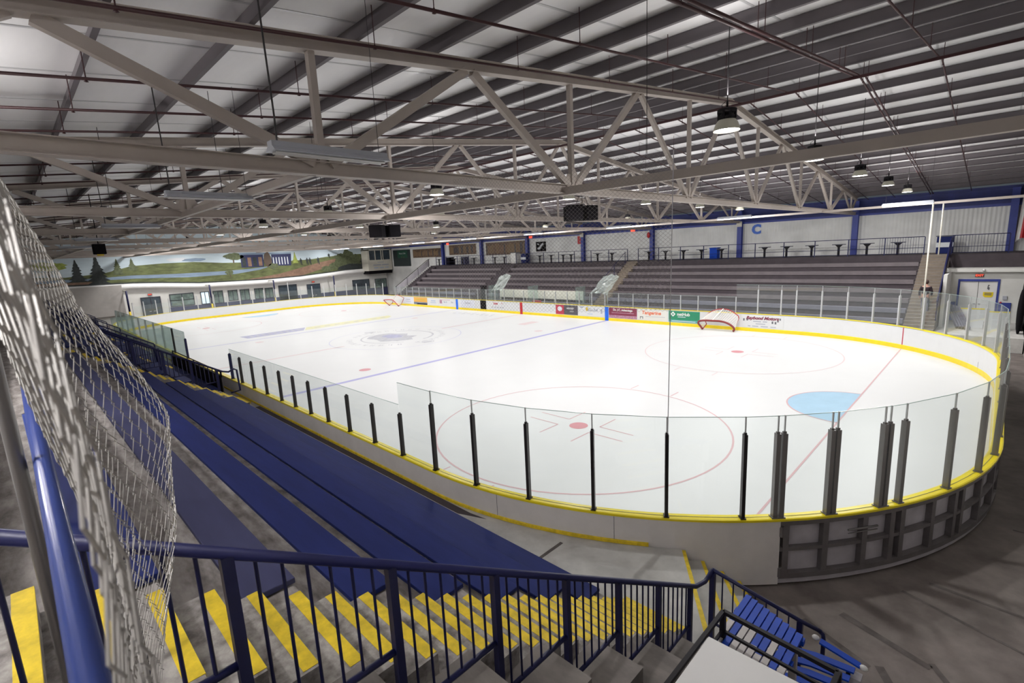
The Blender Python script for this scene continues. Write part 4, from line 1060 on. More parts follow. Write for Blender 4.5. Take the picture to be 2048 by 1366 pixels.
# concourse railing, far side
YR=19.32
def conc_rail(x0,x1,label,pick=None,mt='rail_navy'):
    o=empty('concourse_railing',(x0,YR,4.2075)); tag(o,label,'railing','far concourse railings')
    for nm,z,r in (('top_rail',1.06,.024),('middle_rail',.42,.016),('bottom_rail',.09,.016)):
        m=MB(); m.tube([(0,0,z),(x1-x0,0,z)],r,6); m.build(nm,mt,o)
    n=max(1,round((x1-x0)/1.95))
    for i in range(n+1):
        x=(x1-x0)*i/n; m=MB(); m.box(x-.025,x+.025,-.025,.025,0,1.05); m.build('post',mt,o)
    if pick:
        a,b=pick; k=int((b-a)/.125)
        m=MB()
        for i in range(k): 
            x=a-x0+.125*i; m.box(x-.008,x+.008,-.008,.008,.09,1.05)
        m.build('pickets',mt,o)
conc_rail(8.0,26.9,'navy concourse railing above the right section of the far stand',(24.75,26.85))
conc_rail(-6.5,6.95,'navy concourse railing above the middle section of the far stand')
conc_rail(-20.4,-8.0,'navy concourse railing above the left section of the far stand')
conc_rail(28.12,30.45,'navy picket railing above the white double doors at the far right',(28.2,30.4))
# handrails beside the far stairs
def hrail(x,mt,label,r,z=.95,panel=False):
    m=MB(); o=empty('stair_handrail',(x,18.9,4.1)); tag(o,label,'railing')
    zz=lambda y:3.75-.597*(18.485-y)+z
    m=MB(); m.tube([(0,19.2-18.9,zz(19.0)-4.1),(0,-.1,zz(18.8)-4.1),(0,13.9-18.9,zz(13.9)-4.1)],r,8); m.build('top_rail',mt,o)
    for y in (19.0,17.3,15.6,14.0):
        m=MB(); m.box(-.02,.02,y-18.9-.02,y-18.9+.02,zz(y)-z-4.1,zz(y)-4.1); m.build('post',mt,o)
    if panel:
        m=MB(); m.prism([(-.012,19.1-18.9,zz(19.1)-4.2),(-.012,13.9-18.9,zz(13.9)-4.2),(-.012,13.9-18.9,zz(13.9)-4.1-z+.15),(-.012,19.1-18.9,zz(19.1)-4.1-z+.15)],(.024,0,0)); m.build('side_panel','rail_navy' if panel==1 else 'panel_back',o)
hrail(28.1,'rail_navy','thick navy handrail and panel beside the stairs left of the white double doors',.04,1.05,1)
hrail(-21.6,'black_metal','dark handrail with grey panel at the far left end of the far stand',.03,1.0,2)
hrail(6.9,'rail_navy','thin navy handrail beside the tan middle stairs of the far stand',.02)
# tall tables on the concourse
def table():
    r=empty('standing_table'); 
    m=MB(); m.box(-.36,.36,-.2,.2,.74,.79); kid(r,m.build('tabletop','frame_dark',r))
    m=MB(); m.box(-.06,.06,-.05,.05,.0,.70); kid(r,m.build('pedestal','black_metal',r))
    m=MB(); m.prism([(-.06,-.03,.58),(.06,-.03,.58),(.22,-.03,.74),(-.22,-.03,.74)],(0,.06,0)); kid(r,m.build('gusset','black_metal',r)); return r
tb=table()
tx=[25.54,23.95,22.4,20.81,19.24,17.78,14.66,13.08,11.57,9.99,8.46,4.73,3.15,.04,-.95,-2.5,-4.04,-9.26,-10.78,-14.36,-16.46,-17.99,-21.09]
for i,x in enumerate(tx):
    o=tb if i==0 else dup(tb,(x,20.3,4.2075)); o.location=(x,20.3,4.2075)
    tag(o,'small dark standing table on the far concourse, %s from the right'%ordn(i),'table','standing tables on the far concourse')
def bin_(x,y,mt,label,w=.26,h=.8,stripe=False,kind='waste_bin'):
    o=empty(kind,(x,y,4.2075)); tag(o,label,'bin' if kind=='waste_bin' else 'cabinet')
    m=MB(); m.prism([(-w*.9,-w*.9,0),(w*.9,-w*.9,0),(w*.9,w*.9,0),(-w*.9,w*.9,0)],(0,0,h)); m.build('body',mt,o,bevel=.02)
    m=MB(); m.box(-w,w,-w,w,h,h+.06); m.build('lid','frame_dark' if mt!='bright_blue' else 'bright_blue',o)
    if stripe:
        m=MB(); m.box(-w*.92,w*.92,-w*.93,-w*.9,h*.38,h*.66); m.build('stripe','m_white',o)
bin_(13.95,20.75,'bright_blue','bright blue waste bin on the far concourse above the nearer goal',.33,.82)
bin_(27.72,20.9,'bench_blue','navy bin with a white stripe at the head of the right far stairs',.42,1.0,True)
bin_(-6.6,20.9,'bench_blue','navy bin with a white stripe right of the white cabinet on the far concourse',.40,1.0,True)
bin_(-8.1,20.9,'wall_plain','white cabinet standing on the far concourse left of the striped bin',.42,1.15,False,'cabinet')
bin_(-19.4,20.7,'black','black bin on the far concourse below the left trophy board, left one of the pair',.42,.9)
bin_(-17.3,21.4,'wall_navy','dark navy bin on the far concourse, right one of the pair below the trophy boards',.40,.9)
# columns
for i,x in enumerate([30.48]+TX[:7]):
    o=empty('wall_column',(x,22.36,-.15)); tag(o,'navy blue steel column on the far wall, %s from the right'%ordn(i),'column','navy columns on the far wall')
    w=.17
    m=MB(); m.box(-w,w,-.16,-.13,0,7.95); m.box(-w,w,.13,.16,0,7.95); m.box(-.02,.02,-.13,.13,0,7.95); m.build('shaft','blue_col',o)
    if i in (2,4):
        m=MB(); m.box(-.2,.2,-.24,-.17,6.75,7.15); m.build('junction_box','cream',o)
for i,x in enumerate([30.48]+TX):
    for s in (-1,):
        m=MB(); m.box(x-.15,x+.15,s*22.5-.12,s*22.5+.12,-.15,8.0); 
# horizontal blue girt of far wall
m=MB(); m.box(XW,XE,YN-.10,YN-.02,6.80,6.95); struct(m.build('trim_2','blue_col'))
def wallthing(name,mt,x0,x1,z0,z1,label,cat,y=YN-.003,d=.06,par=None):
    m=MB(); m.box(x0,x1,y-d,y,z0,z1); o=m.build(name,mt,origin=((x0+x1)/2,y,z0)); tag(o,label,cat); return o
def trophy(x0,x1,z0,z1,label,seed):
    o=wallthing('trophy_board','brown_board',x0,x1,z0,z1,label,'notice board'); p=o.location; rr_=random.Random(seed)
    m=MB(); w=(x1-x0); n=int(w/.22)
    for j in range(n):
        x=-w/2+.1+j*(w-.2)/n; hh=(z1-z0)
        m.mi(rr_.choice([0,1,2,0])).box(x,x+.13,-.075,-.052,.12+rr_.random()*.15,hh-.12-rr_.random()*.3)
    m.build('name_strips',['strip_brown','m_path','frame_dark'],o)
    m=MB(); 
    for a,b,c_,d_ in ((-w/2-.06,-w/2,-.05,z1-z0+.05),(w/2,w/2+.06,-.05,z1-z0+.05),(-w/2,w/2,-.05,0),(-w/2,w/2,z1-z0,z1-z0+.05)): m.box(a,b,-.07,0,c_,d_)
    m.build('frame','cream',o); return o
trophy(-30.0,-23.3,5.27,6.42,'brown board of name strips on the far wall beside the green board',3)
trophy(-21.7,-16.4,5.44,6.68,'brown board of name strips on the far wall, middle one of three',4)
trophy(-14.6,-7.9,5.2,6.66,'largest brown board of name strips on the far wall, rightmost of three',5)
o=wallthing('green_scoreboard','green_board',-35.2,-30.75,4.12,6.5,'dark green board with small white lettering beside the press box','board'); p=o.location
m=MB(); m.box(-1.0,1.55,-.07,-.052,1.2,2.25); m.build('upper_panel','green_dark',o)
lettering('lettering','Rotary Club',.34,(.25,-.08,1.85),'S','m_white',o); lettering('lettering','10  15',.34,(.3,-.08,1.30),'S','m_tree',o,bold=.01)
o=wallthing('wall_sign','black',-6.5,-5.1,5.38,6.42,'square black sign with a white skating figure left of the red letter','sign')
m=MB(); m.prism([(-.4,-.072,.2),(-.1,-.072,.25),(.15,-.072,.55),(.45,-.072,.75),(.35,-.072,.9),(.0,-.072,.75),(-.15,-.072,.5),(-.5,-.072,.35)],(0,.008,0)); m.prism([(-.5,-.072,.75),(-.2,-.072,.7),(-.2,-.072,.8),(-.5,-.072,.88)],(0,.008,0)); m.build('figure','m_white',o)
o=lettering('wall_letter','B',1.0,(-.55,YN-.06,6.3),'S','red',None,bold=.05); tag(o,'big red letter B painted high on the far wall','letter')
o=lettering('wall_letter','C',.95,(16.4,YN-.06,6.30),'S','ad_blue',None,bold=.05); tag(o,'big blue letter C painted high on the far wall','letter')
for i,(x,z,nm) in enumerate(((-21.9,6.75,'leftmost'),(-7.2,6.85,'middle'),(5.6,6.8,'rightmost'))):
    m=MB(); m.box(x-.22,x+.22,YN-.14,YN-.05,z,z+.25); tag(m.build('exit_sign','exit_red',origin=(x,YN,z)),'small glowing red sign under the eave of the far wall, %s of three'%nm,'exit sign')
m=MB(); m.sphere((7.4,22.1,6.4),.16,10,8,(1,.7,1.6)); tag(m.build('fire_bell','red',origin=(7.4,22.1,6.4)),'red bell fixed on a navy column above the middle stairs','bell')
# flag in the right corner
fg=empty('hanging_flag',(30.9,22.0,4.7)); tag(fg,'red and white flag hanging in folds beside the corner column','flag')
m=MB(); 
for j in range(9):
    x0=-.32+j*.08; m.mi(0 if 1<j<7 else 1); d0=.06*sin(j*1.7); d1=.06*sin((j+1)*1.7)
    m.quad((x0+.10,d0,0+.25*abs(sin(j*.5))),(x0+.18,d1,.25*abs(sin((j+1)*.5))),(x0+.18+.12,d1,3.1),(x0+.10+.12,d0,3.1))
m.build('cloth',['red','white_paint'],fg)
m=MB(); m.tube([(-.2,0.02,3.12),(.6,.02,3.12)],.02,6); m.build('pole','black_metal',fg)

# doors of the far right corner
m=MB(); m.box(28.15,28.42,18.3,18.5,.5475,3.25); m.box(28.42,28.62,18.35,18.5,.5475,3.25); m.box(30.28,31.3,18.35,18.5,.5475,3.25); m.box(28.62,30.28,18.35,18.5,2.86,3.25); m.box(28.15,28.3,15.4,18.3,.5475,3.3); struct(m.build('wall_recess','wall_plain'))
m=MB(); m.box(28.1,31.3,18.05,19.1,3.27,3.47); struct(m.build('trim_3','wall_plain'))
dd=empty('door_1',(29.45,18.4,.5475)); dd['kind']='structure'
for s in (-1,1):
    m=MB(); m.box(min(0,s*.76)+.01,max(0,s*.76)-.01,-.03,.02,.01,2.2); l=m.build('door_leaf','white_paint',dd)
    m=MB(); m.box(s*.10-.05,s*.10+.05,-.07,-.03,.95,1.0) ; m.build('push_bar','post_alu',l)
m=MB(); m.box(-.84,-.76,-.09,.03,0,2.32); m.box(.76,.84,-.09,.03,0,2.32); m.box(-.76,.76,-.09,.03,2.2,2.32); m.build('door_frame','blue_col',dd)
m=MB(); m.prism([(.22,-.045,1.62),(.22,-.045,1.42),(.30,-.045,1.34),(.56,-.045,1.34),(.62,-.045,1.42),(.62,-.045,1.62)],(0,.01,0)); n_=m.build('door_notice','yellow',dd); 
m=MB(); m.box(.28,.56,-.055,-.046,1.54,1.58); m.box(.28,.56,-.055,-.046,1.46,1.50); m.build('notice_lines','ad_ink',n_)
m=MB(); m.prism([(.36,-.045,1.80),(.44,-.045,1.72),(.46,-.045,1.85),(.40,-.045,1.92),(.46,-.045,2.0),(.38,-.045,2.02)],(0,.01,0)); m.build('door_mark','ad_ink',dd)
o=empty('exit_sign',(29.45,18.3,2.98)); tag(o,'red EXIT sign above the white double doors','exit sign'); m=MB(); m.box(-.18,.18,-.0,.04,0,.18); m.build('case','frame_dark',o)
lettering('lettering','EXIT',.16,(0,-.012,.09),'S','exit_red',o,bold=.006)
m=MB(); m.box(30.45,30.62,18.28,18.345,1.78,1.98); tag(m.build('wall_notice','ad_greytext',origin=(30.5,18.3,1.78)),'small grey notice on the wall right of the white doors','notice')
m=MB(); m.sphere((30.4,18.30,1.62),.05,8,6); tag(m.build('alarm_button','ad_red',origin=(30.4,18.3,1.62)),'small red alarm button right of the white doors','button')
m=MB(); m.box(28.35,28.58,18.28,18.34,.56,1.6); m.box(30.32,30.8,18.28,18.34,.56,1.62); struct(m.build('wall_recess_base','blue_col'))
m=MB(); m.sphere((29.6,18.0,3.38),.07,8,6); tag(m.build('bulb_lamp','white_paint',origin=(29.6,18,3.38)),'small round white lamp on the beam above the double doors','lamp')
# white equipment boards and bundles between doors and rink
for i,(x,y,w,h,lab) in enumerate(((29.35,15.9,.5,.95,'left'),(30.35,15.3,.42,.9,'right'))):
    q_=MB(); q_.box(x-w,x+w,y-.01,y+.06,.55+h,.60+h); m=MB(); m.box(x-w,x+w,y,y+.05,.55,.55+h); b_=m.build('spare_board','white_board'); q_.build('yellow_cap','yellow_cap',b_); tag(b_,'white yellow-topped board piece standing behind the far right corner glass, %s one'%lab,'board')
m=MB(); 
for j in range(5): m.bar((28.35+.12*j,16.9-.3*j,1.6),(28.9+.12*j,15.2-.1*j,.62),.08,.16)
tag(m.build('folded_netting','bench_greyblue',origin=(28.6,16,.6)),'heap of dull blue folded padding sloping down beside the far right stairs','padding')
m=MB(); m.prism([(31.05,15.5,.2),(31.25,15.5,.2),(31.3,15.5,3.3),(31.2,15.5,3.3)],(0,2.6,0)); m.sphere((31.1,14.6,1.6),.35,10,8,(.35,1,3.2)); tag(m.build('dark_curtain','black',origin=(31.1,15.5,1)),'black bundled curtain hanging at the right edge beside the far corner glass','curtain')

# penalty boxes behind the far boards
m=MB(); m.box(-4.2,5.7,14.45,14.52,1.28,2.02); 
for x in (-4.2,-.7,2.6,5.66): m.box(x,x+.05,14.4,14.52,.5475,1.28)
tag(m.build('box_screen','cream',origin=(.7,14.5,.55)),'long pale green-white screen behind the penalty boxes at the centre line','screen')
for i,(x,lab) in enumerate(((-4.4,'left'),(5.9,'right'),(.7,'middle'))):
    pane((x,G0+.1),(x,14.5),.56,2.45,'glass_old','clear divider glass across the penalty boxes, %s one'%lab,None,top=True)
for i,(x,lab) in enumerate(((-3.1,'left'),(8.4,'right'))):  # crumpled hazy sheets give shape to light glints on slanted plexiglass
    rr_=random.Random(i+3); m=MB(); g=6; P=[[None]*(g+1) for _ in range(g+1)]
    for a in range(g+1):
        for b in range(g+1): P[a][b]=(x-1.1+1.5*a/g+.8*b/g+rr_.uniform(-.06,.06),13.32+.55*b/g+rr_.uniform(-.12,.12),2.1+1.35*b/g+rr_.uniform(-.08,.08)-(.25*abs(a/g-.5)))
    for a in range(g):
        for b in range(g): m.quad(P[a][b],P[a+1][b],P[a+1][b+1],P[a][b+1])
    for a_ in (0,g): m.tube([(P[a_][0][0],P[a_][0][1],.55),(P[a_][0][0],P[a_][0][1],P[a_][0][2])],.02,6)
    tag(m.build('plexi_glint_shield','plexi',origin=(x,13.32,2)),'slanted plexiglass shield with light glints shaped in, behind the penalty boxes, %s one'%lab,'plastic sheet','plexiglass glint shields')
m=MB(); m.box(.9,1.7,13.45,13.75,.5475,1.20); tag(m.build('score_table','ad_red',origin=(1.3,13.6,.55)),'small red table just showing over the boards behind the red stripe','table')

# speakers hanging from the trusses
def speakers(x,y,z,label,s=1.):
    o=empty('speaker_cluster',(x,y,z)); tag(o,label,'speaker')
    for k,(a,dx,dy) in enumerate(((.5,0,-.42),(-.4,0,.42),(1.6,-.5,0))):
        m=MB(); c_,s_=cos(a),sin(a); P=[(-.36,-.28),(.36,-.28),(.26,.30),(-.26,.30)]
        m.prism([(dx*s+(u*c_-v*s_)*s,dy*s*1.1+(u*s_+v*c_)*s,-.62*s) for u,v in P],(0,0,.60*s)); m.build('speaker_cabinet','black',o,bevel=.03)
    m=MB(); m.tube([(0,-.4,0),(0,-.2,.35)],.01,5); m.tube([(0,.4,0),(0,.2,.35)],.01,5); m.tube([(0,0,.0),(0,0,.45)],.015,5); m.build('hanger','black_metal',o)
speakers(17.6,-1.6,7.35,'black speaker cluster hung near the middle of the roof between the first trusses')
speakers(8.9,-5.6,7.15,'black speaker cluster hung further left between the trusses',.95)
o=empty('hanging_speaker',(4.,-15.95,6.26)); tag(o,'small black box with a yellow lower edge hanging at the far left under the roof','speaker')
m=MB(); m.box(-.2,.2,-.2,.2,.03,.44); m.build('case','black',o,bevel=.02)
m=MB(); m.box(.16,.205,-.12,.10,-.04,.03); m.build('lower_label','gold',o)
m=MB(); m.tube([(0,0,.44),(0,0,2.4)],.015,6); m.build('hanger','black_metal',o)

# protective net above the near glass, left of the pale cable
def netmat(name,pitch,wire,col):
    m=bpy.data.materials.new(name); m.use_nodes=True; nt=m.node_tree
    for n in list(nt.nodes): nt.nodes.remove(n)
    o=nt.nodes.new('ShaderNodeOutputMaterial'); t=nt.nodes.new('ShaderNodeBsdfTransparent'); d=nt.nodes.new('ShaderNodeBsdfDiffuse'); d.inputs['Color'].default_value=(*col,1)
    tc=nt.nodes.new('ShaderNodeTexCoord'); sp=nt.nodes.new('ShaderNodeSeparateXYZ'); nt.links.new(tc.outputs['Object'],sp.inputs[0])
    def mth(op,a,b=None):
        n=nt.nodes.new('ShaderNodeMath'); n.operation=op
        for k,v in enumerate((a,b)):
            if v is None: continue
            if isinstance(v,(int,float)): n.inputs[k].default_value=v
            else: nt.links.new(v,n.inputs[k])
        return n.outputs[0]
    fs=[]
    for sg in (1,-1):
        u=mth('ADD',sp.outputs['X'],mth('MULTIPLY',sp.outputs['Z'],sg)); u=mth('DIVIDE',u,pitch); u=mth('FRACT',u); fs.append(mth('LESS_THAN',u,wire/pitch))
    f=mth('MAXIMUM',fs[0],fs[1]); mx=nt.nodes.new('ShaderNodeMixShader')
    nt.links.new(f,mx.inputs['Fac']); nt.links.new(t.outputs[0],mx.inputs[1]); nt.links.new(d.outputs[0],mx.inputs[2]); nt.links.new(mx.outputs[0],o.inputs['Surface']); return m
M['net']=netmat('net',.062,.0042,(.34,.32,.30))
m=MB(); P=[(26.72,-11.8),(25.6,-12.38),(24.4,-12.8),(23.2,-13.02)]
for a,b in zip(P,P[1:]): m.quad((a[0],a[1],4.6),(b[0],b[1],4.6),(b[0],b[1],6.92),(a[0],a[1],6.92))
tag(m.build('safety_net','net',origin=(25,-12.4,4.6)),'fine diamond safety net hanging above the near glass, left of the pale cable','net')

# ------------------------------------------------------------------ west end: mural, rounded fascia, windows, press box
XM=-37.35
mu=MB()
def mpoly(mt,pts,dx):
    i=MMATS.index(mt); mu.mi(i).prism([(XM+dx,y,z) for y,z in pts],(.004,0,0))
MMATS=['m_sky','m_grass','m_lake','m_path','m_lime','m_dark','m_tree','m_trunk','m_navy','m_white']
bot=[(-22.4,4.15),(-18.31,4.11),(-17.28,4.21),(-14.68,4.18),(-11.71,4.13),(-9.19,4.09),(-6.66,3.94),(-2.75,3.60),(1.04,3.52),(4.58,3.46),(9.1,3.55),(13.38,3.80),(15.66,3.97),(19.02,4.06),(22.4,4.1)]
mpoly('m_sky',bot+[(22.4,8.15),(0,10.3),(-22.4,8.15)],0)
gr=[(-22.4,5.3),(-17,5.25),(-14.5,5.1),(-11.5,5.3),(-9,5.95),(-6,6.1),(-3,6.1),(0,5.85),(3,5.75),(5,6.0),(8,5.7),(10.7,5.75),(13,6.0),(15.5,6.15),(17.5,6.2),(22.4,6.2)]
mpoly('m_grass',[(y,z+.02) for y,z in bot]+gr[::-1],.006)
mpoly('m_lake',[(-22.4,4.95),(-16,4.9),(-12,4.85),(-9.1,4.95),(-5,4.85),(0,4.85),(3.,4.95),(5.5,5.15),(4.2,4.78),(1.2,4.42),(-3.7,4.38),(-9.1,4.6),(-16,4.6),(-22.4,4.7)],.012)
mpoly('m_path',[(1.6,3.56),(4.6,3.50),(9.1,3.6),(12.,4.3),(16.,5.35),(16.6,5.55),(15.9,5.95),(12.1,5.30),(6.5,4.1)],.012)
mpoly('m_path',[(-17.,4.25),(-11.7,4.2),(-11.7,4.5),(-17,4.6)],.012)
mpoly('m_dark',[(y,z+.14) for y,z in bot][::-1]+[(y,z-.02) for y,z in bot],.018)
def blobp(cy,cz,ry,rz,n=22,seed=0,j=.16):
    q=random.Random(seed); return [(cy+ry*(1+q.uniform(-j,j))*cos(2*pi*i/n),cz+rz*(1+q.uniform(-j,j))*sin(2*pi*i/n)) for i in range(n)]
def conifer(cy,z0,h,w,seed):
    q=random.Random(seed); L=[];Rr=[]; n=8
    for i in range(n):
        t=i/n; ww=w*(1-t)*(1+q.uniform(-.15,.15)); L+= [(cy-ww,z0+h*t),(cy-ww*.55,z0+h*(t+.09))]; Rr+= [(cy+ww,z0+h*t),(cy+ww*.55,z0+h*(t+.09))]
    return Rr+[(cy,z0+h)]+L[::-1]
mpoly('m_trunk',[(-15.75,4.9),(-15.6,4.9),(-15.62,6.1),(-15.74,6.1)],.022)
mpoly('m_lime',blobp(-15.7,6.25,1.5,.42,26,1),.028)
mpoly('m_dark',conifer(-13.55,4.55,2.3,.75,2),.028); mpoly('m_dark',conifer(-11.9,4.25,2.9,1.05,3),.032)
mpoly('m_tree',conifer(-10.2,5.1,1.7,.6,7),.028); mpoly('m_tree',conifer(-8.9,5.5,1.3,.5,8),.028)
mpoly('m_white',blobp(-4.6,6.45,1.0,.22,18,4),.022); mpoly('m_lake',blobp(-3.0,6.35,1.2,.18,18,5),.025)
mpoly('m_trunk',[(1.15,5.75),(1.3,5.75),(1.32,6.4),(1.16,6.4)],.024); mpoly('m_tree',blobp(1.3,6.55,1.05,.40,22,6,.22),.028)
mpoly('m_tree',blobp(.6,4.65,.45,.32,14,16,.3),.026); mpoly('m_trunk',[(.6,4.1),(.7,4.1),(.72,4.5),(.6,4.5)],.024)
mpoly('m_navy',[(2.05,5.15),(4.7,5.12),(4.75,6.75),(2.05,6.8)],.028)
for k in range(4): mpoly('m_path' if k%2 else 'm_dark',[(2.2+k*.64,5.25),(2.62+k*.64,5.25),(2.62+k*.64,6.35),(2.2+k*.64,6.35)],.034)
mpoly('m_lake',[(2.0,6.7),(8.3,6.6),(8.3,6.78),(2.0,6.95)],.034)
mpoly('m_navy',[(5.75,5.2),(8.15,5.1),(8.3,6.65),(5.75,6.7)],.028)
for k in range(6): mpoly('m_white',[(5.9+k*.36,5.3),(6.02+k*.36,5.3),(6.02+k*.36,6.25),(5.9+k*.36,6.25)],.034)
mpoly('m_trunk',blobp(5.25,6.0,.5,.95,18,9),.04); mpoly('m_tree',blobp(5.9,5.15,.6,.35,16,10,.25),.04)
mpoly('m_lime',conifer(8.75,5.35,1.5,.45,11),.03)
for k,y in enumerate((9.5,10.35,10.75,11.9,13.5)):
    z=5.05 if k<4 else 5.85; h=.95 if k<4 else .6
    mpoly('m_dark',[(y-.13,z),(y-.04,z+h*.45),(y+.04,z),(y+.16,z),(y+.12,z+h*.5),(y+.17,z+h*.78),(y+.05,z+h*.82),(y+.04,z+h),(y-.06,z+h),(y-.07,z+h*.82),(y-.17,z+h*.78),(y-.12,z+h*.4)],.03)
for k,(y,z,ry,rz) in enumerate(((14.2,4.7,.8,.5),(15.2,5.6,.9,.9),(16.4,5.6,1.1,1.2),(17.4,5.3,.9,1.0),(15.6,4.7,1.,.5),(13.,4.35,.8,.4))): mpoly('m_tree',blobp(y,z,ry,rz,22,20+k,.2),.022+.004*k)
mpoly('m_dark',conifer(18.7,4.2,3.4,.75,15),.05); mpoly('m_dark',[(14.5,4.1),(19.4,4.2),(19.4,4.7),(16.5,4.9),(14.8,4.5)],.046)
tag(mu.build('landscape_mural',MMATS,origin=(XM,0,3.5)),'wide painted landscape mural with trees, lake and pavilion across the far end wall','mural')
# fascia below the mural: rounded band following its lower edge
fs=MB(); prof=[(.02,.0),(.30,-.06),(.46,-.22),(.48,-.42),(.34,-.60),(.10,-.72),(.02,-.95)]
P=[]
fine=[]
for a,b in zip(bot,bot[1:]):
    for k in range(3): fine.append((a[0]+(b[0]-a[0])*k/3,a[1]+(b[1]-a[1])*k/3))
fine.append(bot[-1]); n=len(prof)
vs=[(XM+dx,y,z+dz) for y,z in fine for dx,dz in prof]
fs.smooth=True; fs._add(vs,[(i*n+k,i*n+k+1,(i+1)*n+k+1,(i+1)*n+k) for i in range(len(fine)-1) for k in range(n-1)])
struct(fs.build('trim_4','white_paint'))
m=MB(); m.box(XM-.2,XM-.01,-22.5,22.5,-.15,3.5); struct(m.build('wall_west_lower','wall_plain'))
m=MB(); m.box(XM-.01,XM+.03,-6.2,22.4,-.1,1.08); struct(m.build('wall_west_base','wall_navy'))
W=[((-6.0,-3.58),(1.15,2.6),'window_green'),((-2.89,-1.98),(1.1,2.58),'window_bright'),((-1.57,-.48),(1.05,2.56),'window_green'),((.07,1.15),(1.2,2.5),'window_green'),((1.42,2.53),(1.1,2.48),'window_green'),((3.12,4.21),(1.1,2.46),'window_green'),((4.39,5.4),(1.1,2.41),'window_green'),((6.11,8.51),(.3,2.59),'window_dark'),((16.62,19.36),(1.0,2.5),'window_dark'),((20.3,22.3),(1.0,2.4),'window_green')]
for i,((y0,y1),(z0,z1),mt) in enumerate(W):
    m=MB(); x=XM+.03
    for a,b,c_,d_ in ((y0,y0+.07,z0,z1),(y1-.07,y1,z0,z1),(y0,y1,z0,z0+.07),(y0,y1,z1-.07,z1),((y0+y1)/2-.03,(y0+y1)/2+.03,z0,z1)): m.box(x-.03,x+.05,a,b,c_,d_)
    if y1-y0>1.5: m.box(x-.03,x+.05,y0,y1,(z0+z1)/2-.02,(z0+z1)/2+.02)
    o=m.build('window_%d'%(i+1),'frame_dark',origin=(x,(y0+y1)/2,z0)); o['kind']='structure'
    g=MB(); g.box(-.01,.0,-(y1-y0)/2+.05,(y1-y0)/2-.05,.05,z1-z0-.05); g.build('pane',mt,o)
for i,(y0,y1,h) in enumerate(((-8.67,-6.9,2.55),(9.9,11.7,2.5))):
    d_=empty('door_%d'%(i+2),(XM+.04,(y0+y1)/2,-.15)); d_['kind']='structure'; w=(y1-y0)/2
    for s in (-1,1):
        m=MB(); m.box(-.02,.03,min(0,s*w)+.05,max(0,s*w)-.05,.02,h); l=m.build('door_leaf','window_dark',d_)
        m=MB(); m.box(.03,.07,min(s*.1,s*.3),max(s*.1,s*.3),.0+1.0,1.06); m.build('push_bar','post_alu',l)
    m=MB(); m.box(-.03,.06,-w-.04,-w+.05,0,h+.08); m.box(-.03,.06,w-.05,w+.04,0,h+.08); m.box(-.03,.06,-w,w,h,h+.08); m.box(-.03,.06,-.04,.04,0,h); m.build('door_frame','frame_dark',d_)
    o=empty('exit_sign',(XM+.1,(y0+y1)/2,h+.1)); tag(o,'small red EXIT sign over the dark double door of the far end wall, %s one'%('left','right')[i],'exit sign')
    m=MB(); m.box(-.04,.02,-.2,.2,0,.2); m.build('case','frame_dark',o); lettering('lettering','EXIT',.17,(.03,0,.10),'E','exit_red',o,bold=.006)
for i,y in enumerate((-10.1,-2.3,4.9,12.9)):
    o=empty('gallery_post',(-35.4,y,-.15)); tag(o,'slim navy post with a yellow foot below the mural, %s from the left'%ordn(i),'post','posts below the mural')
    m=MB(); m.tube([(0,0,1.35),(0,0,3.55)],.09,10); m.build('shaft','rail_navy' ,o)
    m=MB(); m.tube([(0,0,0),(0,0,1.35)],.10,10); m.build('foot','yellow_paint',o)
    m=MB(); m.bar((0,0,3.5),(-1.95,0,3.5),.10,.10); m.build('bracket','cream',o)
# grey wall and dark recess at the far left
m=MB(); m.box(XM+.0,XM+.5,-22.4,-10.2,.8,4.0); struct(m.build('wall_west_left','wall_grey'))
# press box in the corner
pb=empty('press_box',(-35.9,20.45,3.68)); tag(pb,'cream press box with dark windows hanging in the far left corner','press box')
m=MB(); m.box(-1.4,.4,-2.0,1.95,0,1.55); m.box(-1.4,.4,-2.0,-1.72,1.55,3.05); m.box(-1.4,.4,1.72,1.95,1.55,3.05); m.box(-1.4,.4,-2.0,1.95,2.92,3.12); m.build('body','cream',pb)
m=MB(); m.box(-1.3,.30,-1.72,1.72,1.55,2.92); m.build('window_glass','window_dark',pb)
for y in (-.75,.25,.55): 
    m=MB(); m.box(.30,.38,y-.05,y+.05,1.55,2.92); m.build('mullion','cream',pb)
m=MB(); m.box(-1.3,.36,-1.95,1.9,-.46,-.0); m.build('lower_display','black',pb)
m=MB(); [m.mi(c_).box(.40,.412,a,b,z,z+h) for a,b,z,h,c_ in ((-.45,.55,1.15,.09,0),(-1.2,.1,.72,.17,0),(.25,1.35,.72,.17,0),(-1.1,-.4,.35,.12,1),(-.2,.5,.35,.12,1),(.7,1.3,.35,.12,1))]; m.build('sign_print',['ad_greytext','ad_sky'],pb)

